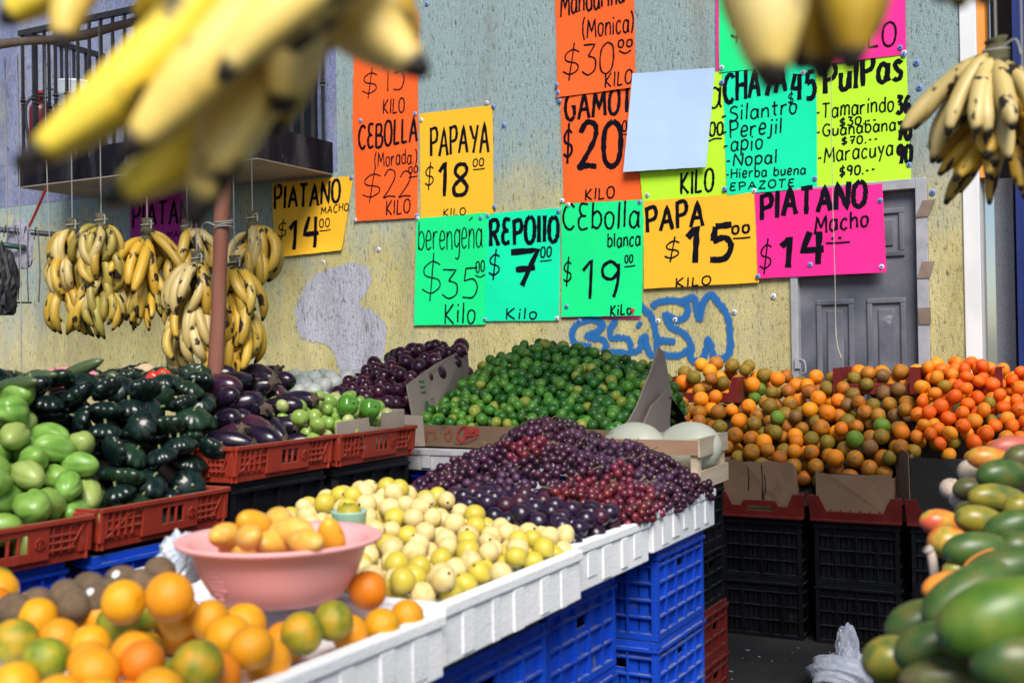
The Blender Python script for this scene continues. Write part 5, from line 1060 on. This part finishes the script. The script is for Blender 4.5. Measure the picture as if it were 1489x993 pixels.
# ---- mangoes on the right stand (pixel centre, length, thickness, tilt)
mg = {'g': mat('green_mango', [(.035, .085, .018), (.06, .12, .025), (.13, .13, .03)], detail=7., pole=((.05, .03, .015), 1.50, .05), rough=.38, scale=1.0, rand=.12, spot=(.05, .06, .03), spot_scale=4, spot_lo=.70), 'b': mat('bright_green_mango', [(.05, .13, .015), (.09, .18, .02), (.16, .22, .03)], rough=.38, detail=7., pole=((.05, .03, .015), 1.58, .05), scale=1.0, rand=.05, spot=(.03, .045, .02), spot_scale=9, spot_lo=.66),
      'r': mat('red_mango', [(.58, .10, .05), (.62, .17, .03), (.55, .30, .04), (.25, .26, .04)], rough=.34, scale=.75, rand=.08), 'p': mat('pink_mango', [(.55, .12, .10), (.45, .14, .08)], rough=.4, scale=.9, rand=.05), 'o': mat('orange_mango', [(.80, .30, .03), (.78, .22, .04)], rough=.4, scale=1., rand=.05, spot=(.1, .05, .03), spot_scale=3, spot_lo=.72),
      'y': mat('yellow_green_mango', [(.18, .21, .025), (.30, .24, .03), (.10, .14, .03)], rough=.34, scale=.9, rand=.06), 'n': mat('brown_green_mango', [(.14, .08, .045), (.08, .09, .03), (.13, .13, .03)], rough=.4, scale=1.2, rand=.06)}
ML = [(1439, 667, 60, 34, -4, 'r', 2.75, 'red and yellow mango near the top of the mango pile'), (1470, 650, 58, 30, 8, 'p', 2.85, 'pink mango at the top of the mango pile'), (1483, 664, 44, 34, 30, 'n', 2.7, 'brown green mango under the top pink one'), (1458, 690, 76, 42, 4, 'g', 2.55, 'green mango under the red and yellow one'), (1412, 712, 48, 34, 0, 'n', 2.65, 'olive mango beside the pale garlic heads'), (1450, 724, 84, 38, -4, 'y', 2.45, 'yellow green mango in the second row of the pile'), (1483, 735, 46, 34, 20, 'y', 2.35, 'yellow mango at the right end of the second row'),
      (1372, 762, 66, 38, -10, 'r', 2.45, 'orange red mango jutting out at the stand edge'), (1426, 757, 70, 42, -8, 'y', 2.35, 'green yellow mango behind the jutting red one'), (1468, 765, 70, 42, 24, 'g', 2.25, 'green mango in the third row at the right'), (1382, 790, 60, 46, -6, 'r', 2.3, 'red olive mango under the jutting red one'), (1421, 800, 92, 50, 4, 'g', 2.1, 'long green mango in the middle of the pile'), (1462, 826, 110, 56, 14, 'g', 1.95, 'green mango right of the orange wedge'), (1424, 817, 70, 22, 32, 'o', 2.0, 'slim orange mango wedged between green ones'), (1371, 849, 58, 32, 26, 'o', 2.0, 'orange mango at the edge by the white bag'), (1392, 828, 40, 26, 10, 'r', 2.1, 'small red mango tucked above the orange one'),
      (1404, 862, 140, 66, 30, 'g', 1.65, 'large green mango lying aslant'), (1450, 896, 165, 100, 24, 'b', 1.45, 'largest bright green mango with a highlight'), (1338, 906, 96, 64, 24, 'g', 1.75, 'green mango behind the small orange one'), (1313, 916, 38, 34, 80, 'o', 1.85, 'small orange mango at the stand edge'), (1300, 958, 86, 66, 12, 'y', 1.68, 'yellow green mango low at the stand edge'), (1360, 940, 110, 68, 20, 'g', 1.55, 'dark green mango under the largest one'), (1395, 985, 170, 60, 4, 'n', 1.5, 'brown green mango at the bottom edge of the pile'), (1478, 962, 120, 80, 10, 'g', 1.42, 'green mango below the largest one'), (1480, 795, 60, 46, 10, 'g', 2.1, 'green mango at the right of the long green one'), (1410, 745, 40, 30, 0, 'n', 2.5, 'brown mango behind the green yellow one')]
for i, (px, py, L_, T_, an, c, F, lab) in enumerate(ML):
    el = max(1.15, min(2.6, L_/T_)); r = 1.12*T_*F/FPX/2
    ax = (Vector(rt)*math.cos(R_(an))+Vector(up)*math.sin(R_(an))+Vector(fw)*random.uniform(-.15, .25)).normalized()
    me = MANGO[i % 2]; q = ax.to_track_quat('Z', 'X')
    o = inst('mango', me, mg[c], at(px, py, F), q.to_euler(), (r, r, r*el/(1.55, 1.7)[i % 2])); tag(o, lab, 'mango', 'mangoes on the right stand')
# hidden filling row under the visible mangoes
for i in range(26):
    y = 1.42+.068*i; x = -.14+random.uniform(-.02, .08); z = 1.0-.06*((3.1-y)/1.7)+.02*math.sin(i)-.04*(y < 1.6)
    q = Vector((1, random.uniform(-.4, .4), .1)).to_track_quat('Z', 'X')
    o = inst('mango', MANGO[i % 3], mg[random.choice('ggyn')], (x, y, z), q.to_euler(), .05); tag(o, 'green mango deep in the lower layer of the pile', 'mango', 'mangoes on the right stand')
for i in range(22):
    y = 1.42+.08*i; q = Vector((1, random.uniform(-.4, .4), .1)).to_track_quat('Z', 'X')
    o = inst('mango', MANGO[i % 3], mg[random.choice('ggyn')], (-.10+random.uniform(-.04, .06), y, .87), q.to_euler(), .052); tag(o, 'green mango deep in the lower layer of the pile', 'mango', 'mangoes on the right stand')
gar = mat('pale_garlic', [(.45, .36, .28), (.55, .46, .38)], rough=.6, scale=2, stretch=(3, 3, .4), rand=.05)
for px, py, F, r, lab in ((1383, 711, 2.75, .028, 'pale garlic head at the left of the olive mango'), (1396, 726, 2.7, .026, 'pale garlic head below the other two'), (1412, 686, 2.85, .034, 'greyish garlic head behind the green mangoes')):
    o = inst('garlic', ONION, gar, at(px, py, F), (.5, .4, 0), r); tag(o, lab, 'garlic', 'garlic heads at the mango stand')
b = MB(); b.tube(catmull([at(1348, 797, 2.2), at(1354, 806, 2.2), at(1357, 822, 2.18), at(1360, 842, 2.16)], 4), [.011]*3+[.009]*10, 8); tag(b.build('wooden_stake', mat('grey_stick', [(.3, .24, .2), (.4, .33, .28)], rough=.8), smooth=True), 'short grey stake at the edge of the mango stand', 'stake')
p = at(1350, 862, 2.1); b = MB(); b.add([at(1352, 838, 2.1), at(1358, 842, 2.09), at(1350, 880, 2.06), at(1340, 890, 2.08)], [(0, 1, 2, 3)]); b.add([v+Vector((.01, .03, -.004)) for v in (at(1352, 838, 2.1), at(1358, 842, 2.09), at(1350, 880, 2.06), at(1340, 890, 2.08))], [(0, 1, 2, 3)])
b.f += [(0, 1, 5, 4), (1, 2, 6, 5), (2, 3, 7, 6), (3, 0, 4, 7)]; tag(b.build('white_bag', foam), 'white bag edge hanging at the mango stand under the stake', 'bag')
# white bag with red print lying on the ground
wb = mat('white_bag_plastic', [(.38, .42, .52), (.50, .54, .64)], rough=.4, scale=30, rand=0, bump=.5, bscale=45, spot=(.45, .03, .05), spot_scale=7, spot_lo=.66)
pg = onZ(1225, 985, .05); o = crumple(11, .13, .10, .07, 30, .40).build('grocery_bag', wb, loc=(pg.x, pg.y, .07), smooth=True); o.rotation_euler = (0, 0, .5); tag(o, 'crumpled white plastic bag with red print on the dark ground', 'bag')
q = crumple(12, .04, .035, .085, 16, .4).build('bag_handle', wb, o); q.location = (.03, .02, .09)
rg = random.Random(4)                                                # litter specks on the ground
bits = mat('pale_litter', [(.4, .38, .34), (.25, .24, .22)], rough=.9); b = MB()
for i in range(160):
    x, y = rg.uniform(-2.2, .2), rg.uniform(3.2, 5.5); s = rg.choice((.003, .004, .006, .009)); a = rg.uniform(0, 3)
    b.box(-s, s, -s*.4, s*.4, .001, .004, T=lambda X, Y, Z: (x+X*math.cos(a)-Y*math.sin(a), y+X*math.sin(a)+Y*math.cos(a), Z))
tag(b.build('litter', bits), 'scraps and straw scattered on the dark ground', 'litter', None, 'stuff')

# ================================================================ PLANTAINS
ban = dict(rough=.45, rand=.10, stretch=(1, 1, .45), spot=(.022, .016, .012), spot_scale=34, spot_lo=.585, spot_w=.03, tip=((.018, .014, .012), (.20, .17, .05)))
bm_y = mat('yellow_plantain', [(.56, .36, .045), (.48, .30, .035), (.60, .42, .09)], scale=7, **ban)
bm_p = mat('pale_plantain', [(.60, .46, .18), (.50, .38, .14), (.64, .50, .22)], scale=7, **ban)
bm_g = mat('green_brown_plantain', [(.30, .26, .05), (.40, .30, .05), (.22, .17, .04)], scale=7, **{**ban, 'spot_lo': .57})
bm_d = mat('golden_plantain', [(.58, .33, .025), (.64, .40, .04), (.46, .26, .03)], scale=7, **ban)
stalk_m = mat('dark_plantain_stalk', [(.05, .045, .025), (.10, .09, .04), (.025, .02, .015)], rough=.8, scale=14, bump=.3, bscale=60)
string_m = mat('grey_string', [(.35, .34, .32)], rough=.9)
def finger(L, r, a0, a1, n=16, m=9):
    p = Vector((0, 0, 0)); pts = [p.copy()]
    for i in range(n-1):
        t = (i+.5)/(n-1); a = a0+(a1-a0)*t**.9; p = p+Vector((math.sin(a), 0, -math.cos(a)))*(L/(n-1)); pts.append(p.copy())
    rad = []
    for i in range(n):
        t = i/(n-1); k = .34+.66*min(1, max(0, (t-.06)/.16))**.8 if t < .25 else 1.; 
        if t > .74: k = max(.26, 1-((t-.74)/.26)**1.7*.78)
        rad.append(r*k)
    b = MB(); b.tube(pts, rad, m, ts=[i/(n-1) for i in range(n)], prof=lambda a: 1+.07*math.cos(5*a)); return b.mesh('finger', True)
FING = {k: [finger(.225*s, .0172, a0*j, a1*j) for s, j in ((1, 1), (.92, 1.1), (1.05, .9))] for k, (a0, a1) in {'claw': (1.45, -.95), 'soft': (1.2, -.55), 'drop': (.72, .05), 'splay': (1.0, .40), 'wide': (1.5, .1)}.items()}
def plantain(top, F_scale, tiers, label, group, stalk=.30, mats=(bm_y,), seed=0, string_to=None, stalk_r=.016):
    rg = random.Random(seed); e = empty('plantain_bunch', top, label, 'plantains', group)
    b = MB(); pts = [(0, 0, 0), (.004, 0, -stalk*.3), (-.003, .003, -stalk*.7), (0, 0, -stalk)]; b.tube(catmull(pts, 3), [stalk_r*1.25]+[stalk_r]*3+[stalk_r*.9]*6, 10); b.build('stalk', stalk_m, e, smooth=True)
    for dz, n, az0, az1, kind, sc in tiers:
        n = int(n*1.35+.5); cb = MB(); cb.lathe([(.012, -.022), (.026, -.012), (.027, .006), (stalk_r, .022)], 12, c=(0, 0, -dz)); cb.build('crown', stalk_m, e, smooth=True)
        for i in range(n):
            az = R_(az0+(az1-az0)*(i+.5)/n+rg.uniform(-7, 7)); s = sc*rg.uniform(.93, 1.07)
            me = rg.choice(FING[kind]); r0 = .013
            inst('finger', me, rg.choice(mats), (r0*math.cos(az), r0*math.sin(az), -dz+rg.uniform(-.012, .012)), (rg.gauss(0, .22), rg.gauss(0, .16), az), (s*rg.uniform(.95, 1.12), s*1.08, s), e)
    if string_to is not None:
        q = MB(); q.tube([(0, 0, -.03), tuple(Vector(string_to)-Vector(top))], .0022, 5); 
        q.tube([(stalk_r*1.25*math.cos(a), stalk_r*1.25*math.sin(a), -.022+.004*math.sin(a)) for a in np.linspace(0, 2*math.pi, 13)], .003, 5); q.tube(catmull([(.015, -.015, -.02), (.04, -.02, -.01), (.05, -.03, -.045)], 4), .0025, 5); q.build('string', string_m, e)
    return e
# wooden frame from which they hang
wood = mat('weathered_pole', [(.16, .11, .085), (.24, .17, .13), (.32, .25, .2)], rough=.85, scale=5, stretch=(1, 1, .2), bump=.4, bscale=40, rand=.05)
redw = mat('reddish_pole', [(.15, .05, .03), (.22, .08, .05), (.32, .15, .11)], rough=.8, scale=6, stretch=(1, 1, .15), bump=.35, bscale=50, rand=0)
A, B_ = at(-60, 79, 4.2), at(560, -28, 4.45)
b = MB(); k = 14; b.tube([A+(B_-A)*(i/k)+Vector((0, 0, .012*math.sin(i*1.3))) for i in range(k+1)], [.017+.002*math.sin(i*2) for i in range(k+1)], 9); tag(b.build('wooden_rod', wood, smooth=True), 'thin weathered wooden rod crossing before the balcony', 'rod')
def on_beam(x): t = (x-A.x)/(B_.x-A.x); return A+(B_-A)*t
pt, pb_ = at(345, -60, 3.98), at(311, 552, 3.98)
foot = pb_+(pb_-pt)*((pb_.z-.0)/(pt.z-pb_.z)); b = MB(); k = 16
b.tube([pt+(foot-pt)*(i/k)+Vector((.006*math.sin(i), 0, 0)) for i in range(k+1)], [.027+.002*math.sin(i*1.7) for i in range(k+1)], 9); pole = b.build('wooden_pole', redw, smooth=True); tag(pole, 'leaning reddish wooden pole between the hanging plantains', 'pole')
q = MB()
for i in range(3):
    c = at(325, 322+5*i, 3.98); q.tube([c+Vector((.031*math.cos(a), .031*math.sin(a), .006*math.sin(a+i))) for a in np.linspace(0, 2*math.pi, 15)], .003, 5)
c = at(313, 328, 3.94); q.tube(catmull([c, c+Vector((-.03, -.01, .012)), c+Vector((-.06, 0, -.005)), c+Vector((-.05, 0, -.05))], 4), .003, 5); q.build('tied_string', string_m, pole)
G_ = 'plantain bunches hanging from the wooden rod'
F180 = (-170, 10)
HB = [((105, 318), 4.30, [(.05, 7, -170, 20, 'claw', .86), (.15, 7, -165, 25, 'claw', .9), (.26, 7, -160, 30, 'claw', .95), (.10, 5, 20, 180, 'claw', .8)], 'plantain bunch hanging farthest left on its own string', (bm_p, bm_y, bm_y)),
      ((147, 311), 4.22, [(.05, 7, -170, 20, 'claw', .82), (.14, 7, -170, 20, 'claw', .9), (.24, 6, -150, 60, 'claw', .9), (.30, 8, -170, 30, 'claw', .85), (.12, 5, 20, 180, 'claw', .8)], 'plantain bunch with a looped string knot, second from the left', (bm_p, bm_y, bm_g, bm_g)),
      ((214, 318), 4.30, [(.08, 8, -200, -20, 'drop', 1.12), (.05, 4, -20, 160, 'drop', 1.), (.19, 8, -190, -10, 'drop', .85), (.27, 8, -180, 0, 'drop', .72)], 'plantain bunch with straight drooping fingers before the magenta sign', (bm_y, bm_d, bm_g)),
      ((272, 320), 4.38, [(.04, 5, -60, 80, 'soft', 1.0), (.12, 8, -190, -20, 'soft', .95), (.22, 6, -190, -40, 'claw', .95)], 'plantain bunch hanging behind the pale one left of the pole', (bm_y, bm_p)),
      ((286, 366), 4.16, [(.05, 7, -175, -5, 'soft', 1.02), (.17, 8, -185, 5, 'soft', 1.0), (.27, 7, -190, 10, 'claw', 1.0), (.12, 4, 10, 170, 'soft', .9)], 'pale plantain bunch with a dark cut stalk left of the pole', (bm_p, bm_p, bm_y)),
      ((367, 308), 4.38, [(.07, 5, 60, 200, 'soft', .9), (.06, 6, -60, 50, 'claw', 1.05), (.13, 7, -170, -10, 'soft', .92)], 'yellow plantain bunch right of the pole on the tallest stalk', (bm_y, bm_p)),
      ((341, 372), 4.18, [(.05, 8, -120, 20, 'soft', 1.05), (.05, 3, -190, -130, 'drop', 1.1), (.15, 8, -190, -20, 'soft', 1.05), (.20, 6, -60, 40, 'claw', 1.02), (.26, 8, -170, 0, 'soft', .98)], 'golden plantain bunch hanging low right of the pole', (bm_y, bm_d, bm_d))]
for i, ((px, py), F, tiers, lab, ms) in enumerate(HB):
    t = at(px, py, F); bm = on_beam(t.x); plantain(t, F, tiers, lab, G_, stalk=max(x[0] for x in tiers)+.03, mats=ms, seed=20+i, string_to=(t.x, t.y, bm.z) , stalk_r=.018)
# bunch at the right side
t = at(1448, 58, 2.40); plantain(t, 2.4, [(.035, 5, -235, -75, 'splay', 1.05), (.045, 5, -220, -60, 'drop', 1.05), (.05, 2, -40, 120, 'drop', .95)], 'plantain bunch with pale lit fingers hanging before the blue panel', 'plantains hanging at the right end', stalk=.09, mats=(bm_p, bm_d, bm_p), seed=41, string_to=(t.x, t.y, t.z+1.2), stalk_r=.020)
t = at(1487, 120, 2.44); plantain(t, 2.4, [(.03, 5, -220, -60, 'splay', .9), (.07, 7, -225, -60, 'splay', .95), (.085, 4, -200, 60, 'drop', .9)], 'golden plantain bunch hanging lower and behind at the right end', 'plantains hanging at the right end', stalk=.10, mats=(bm_d, bm_d, bm_y), seed=43, string_to=(t.x, t.y, t.z+1.05), stalk_r=.018)
# near blurred bunches hanging from the front beam
def near_bunch(name_top, label, fs, seed):
    e = empty('plantain_bunch', name_top, label, 'plantains', 'blurred plantain bunches hanging close to the camera'); rg = random.Random(seed)
    for (bx_, by_, F0), (tx, ty_, F1), thick, bulge, m in fs:
        a, c = at(bx_, by_, F0)-name_top, at(tx, ty_, F1)-name_top; d = c-a; side = Vector(fw).cross(d).normalized(); mid = (a+c)/2+side*bulge*d.length
        pts = [a*(1-t)**2+mid*2*t*(1-t)+c*t*t for t in np.linspace(0, 1, 20)]; r = thick*(F0+F1)/2/FPX/2; rad = []
        for i in range(20):
            t = i/19; k = .5+.5*min(1, t/.18) if t < .18 else 1.
            if t > .58: k = max(.24, 1-((t-.58)/.42)**1.7*.78)
            rad.append(r*k)
        b = MB(); b.tube(pts, rad, 12, ts=[(i/19)*1.035 for i in range(20)], prof=lambda q: 1+.085*math.cos(5*q)); b.build('finger', m, e, smooth=True)
    return e
nb_m = dict(rough=.5, rand=.06, tip=((.03, .024, .022), (.25, .2, .05)))
ny = mat('near_yellow_plantain', [(.86, .62, .03), (.90, .68, .07), (.80, .55, .03)], scale=9, spot=(.05, .03, .02), spot_scale=16, spot_lo=.61, spot_w=.05, **nb_m)
npl = mat('near_pale_plantain', [(.92, .76, .34), (.90, .66, .18), (.80, .56, .12)], scale=9, spot=(.05, .03, .018), spot_scale=14, spot_lo=.575, spot_w=.06, **nb_m)
nbr = mat('near_golden_plantain', [(.52, .34, .02), (.42, .25, .015), (.58, .40, .03)], scale=9, spot=(.05, .03, .02), spot_scale=19, spot_lo=.58, spot_w=.08, **nb_m)
T0 = at(400, -150, .86)
e = near_bunch(T0, 'large blurred yellow plantain bunch hanging close at the upper left', [
    ((345, -95, .80), (22, 242, .76), 90, -.15, ny), ((470, 20, .86), (150, 296, .83), 98, -.10, ny), ((490, -40, .82), (278, 328, .81), 96, .10, npl),
    ((440, -70, .78), (180, 225, .75), 98, -.03, npl), ((560, -60, .74), (318, 118, .72), 78, .16, npl), ((470, -80, .80), (410, 165, .80), 100, .10, npl), ((400, -80, .92), (250, 110, .9), 100, 0, nbr), ((460, -80, .92), (390, 200, .92), 100, 0, nbr), ((400, -40, .86), (618, 106, .82), 100, -.05, npl), ((520, -60, .90), (590, 92, .88), 80, -.12, nbr),
    ((150, -60, .93), (2, 34, .90), 66, .10, ny), ((160, -60, .90), (92, 68, .86), 54, .22, npl), ((230, -90, .96), (70, 10, .95), 60, .05, nbr), ((520, -100, .84), (402, 150, .86), 90, .08, nbr), ((560, -110, .80), (425, 70, .74), 90, .10, npl), ((580, -100, .9), (470, 70, .9), 90, .05, nbr), ((330, -90, .9), (200, 40, .93), 80, .05, nbr)], 5)
b = MB(); b.tube([Vector((0, 0, .0)), Vector((0, 0, .04)), Vector((0.0, .0, .12))], .022, 10); b.build('stalk', stalk_m, e, smooth=True)
b = MB()
for (p, q_) in (((300, -95), .80), ((470, -60), .80), ((150, -70), .93), ((560, -110), .8), ((360, -70), .78)): b.tube([Vector((0, 0, .03)), at(*p, q_)-T0], .013, 8)
b.build('crown_stem', nbr, e, smooth=True)
T1 = at(1165, -130, .80)
e = near_bunch(T1, 'blurred golden plantain bunch hanging close above the green list', [((1150, -190, .78), (1126, 128, .76), 122, .12, npl), ((1120, -150, .84), (1088, 66, .86), 100, .06, nbr), ((1190, -180, .83), (1196, 116, .82), 96, -.02, nbr), ((1210, -170, .80), (1236, 100, .78), 96, -.10, nbr), ((1165, -110, .88), (1168, 100, .88), 96, 0, nbr), ((1220, -110, .86), (1268, 52, .86), 76, -.1, nbr)], 6)
b = MB(); b.tube([Vector((0, 0, -.01)), Vector((0, 0, .14))], .02, 10); b.build('stalk', stalk_m, e, smooth=True)
T2 = at(1400, -70, .85); e = near_bunch(T2, 'blurred plantain tips just showing at the top above the white wall edge', [((1390, -90, .85), (1396, 12, .85), 60, 0, nbr), ((1420, -90, .86), (1432, 8, .86), 50, 0, nbr), ((1370, -90, .86), (1368, 4, .86), 50, 0, nbr)], 7)
b = MB(); b.tube([Vector((0, 0, -.02)), Vector((0, 0, .10))], .018, 10); b.build('stalk', stalk_m, e, smooth=True)
Z1 = max(T0.z+.12, T1.z+.14, T2.z+.10)
a, c = at(-300, -150, .86), at(1800, -150, .84); a.z = c.z = Z1+.02
b = MB(); b.tube([a, (a+c)/2, c], .025, 10); tag(b.build('front_beam', wood, smooth=True), 'wooden beam above the view from which the near plantains hang', 'beam')

# ================================================================ LEFT END: hook rail, cords, dark bag
steel = mat('dull_steel', [(.25, .25, .27), (.35, .35, .37)], rough=.4, metal=.8, rand=0)
rl = empty('hook_rail', at(0, 335, 4.9), 'grey steel rail with wire hooks at the left end before the yellow wall', 'rail'); o0 = rl.location
b = MB(); b.tube([at(-60, 329, 4.9)-o0, at(90, 342, 4.9)-o0], .012, 8); b.build('rail', steel, rl, smooth=True)
for i, px in enumerate((8, 22, 37, 52)):
    py0 = 334+.085*px; c = at(px, py0, 4.88)-o0; q = MB(); q.tube(catmull([c+Vector((-.012, 0, -.03)), c+Vector((0, 0, .018)), c+Vector((.014, 0, .0)), c+Vector((.010+.014*(i % 2), 0, -.16)), c+Vector((.014, 0, -.30))], 5), .0028, 5); q.build('wire_hook', steel, rl, smooth=True)
q = MB(); q.tube([at(-5, 440, 4.88)-o0, at(46, 440, 4.88)-o0], .004, 5); q.tube([at(-30, 352, 4.86)-o0, at(36, 360, 4.86)-o0], .012, 7); q.build('cross_bar', mat('teal_pipe', [(.06, .14, .14)], rough=.4), rl, smooth=True)
b = crumple(21, .075, .02, .11, 18, .35); o = b.build('hanging_bag', mat('lilac_bag', [(.5, .48, .6), (.6, .58, .68)], rough=.4, scale=20), loc=at(28, 362, 4.92)); tag(o, 'small pale lilac plastic bag hanging behind the wire hooks', 'bag')
b = crumple(22, .06, .06, .14, 20, .45); o = b.build('dark_net_bag', mat('black_net', [(.012, .012, .016), (.04, .04, .05)], rough=.6, scale=30), loc=at(-3, 419, 4.7)); tag(o, 'black net bag hanging at the left picture edge', 'bag')
b = MB(); b.tube([at(-3, 398, 4.7), at(0, 330, 4.88)], .002, 5); tag(b.build('bag_string', string_m), 'thin string carrying the black net bag', 'string')
b = MB(); b.tube(catmull([at(68, 272, 5.2), at(42, 330, 5.2), at(20, 362, 5.1), at(-20, 378, 5.0)], 6), .006, 6); tag(b.build('red_rope', mat('red_cord', [(.6, .04, .02)], rough=.5), smooth=True), 'red rope running down from the balcony to the hook rail', 'rope')
for i, (px, py1, lab) in enumerate(((31, 545, 'long grey string hanging straight down behind the hook rail'), (69, 400, 'loose grey string hanging between the hook rail and the plantains'), (10, 330, 'grey string at the far left tied to the hook rail'))):
    t = at(px, py1, 4.3); bmz = on_beam(t.x).z; b = MB(); b.tube(catmull([(t.x, t.y, bmz), (t.x+.003, t.y, (bmz+t.z)/2), (t.x+(.02 if i == 1 else 0), t.y, t.z)], 5), .0022, 5); tag(b.build('string', string_m), lab, 'string', 'strings hanging from the rod')
# unseen awning added over the aisle to shade the back stalls
aw = mat('added_shade_tarp', [(.03, .06, .16), (.05, .09, .2)], rough=.7, rand=0)
b = MB(); n = 10; x0, x1, y0, y1 = -4.0, 1.6, 2.0, 3.95
vs = [(x0+(x1-x0)*i/n, y0+(y1-y0)*j/4, 3.26-.02*j-.10*math.sin(math.pi*i/n)*math.sin(math.pi*j/4)+.25*(1-j/4)) for j in range(5) for i in range(n+1)]
b.add(vs, [(j*(n+1)+i, j*(n+1)+i+1, (j+1)*(n+1)+i+1, (j+1)*(n+1)+i) for j in range(4) for i in range(n)])
tag(b.build('added_shade_awning', aw, smooth=True), 'unseen blue tarp awning added over the aisle to shade the back stalls', 'awning')
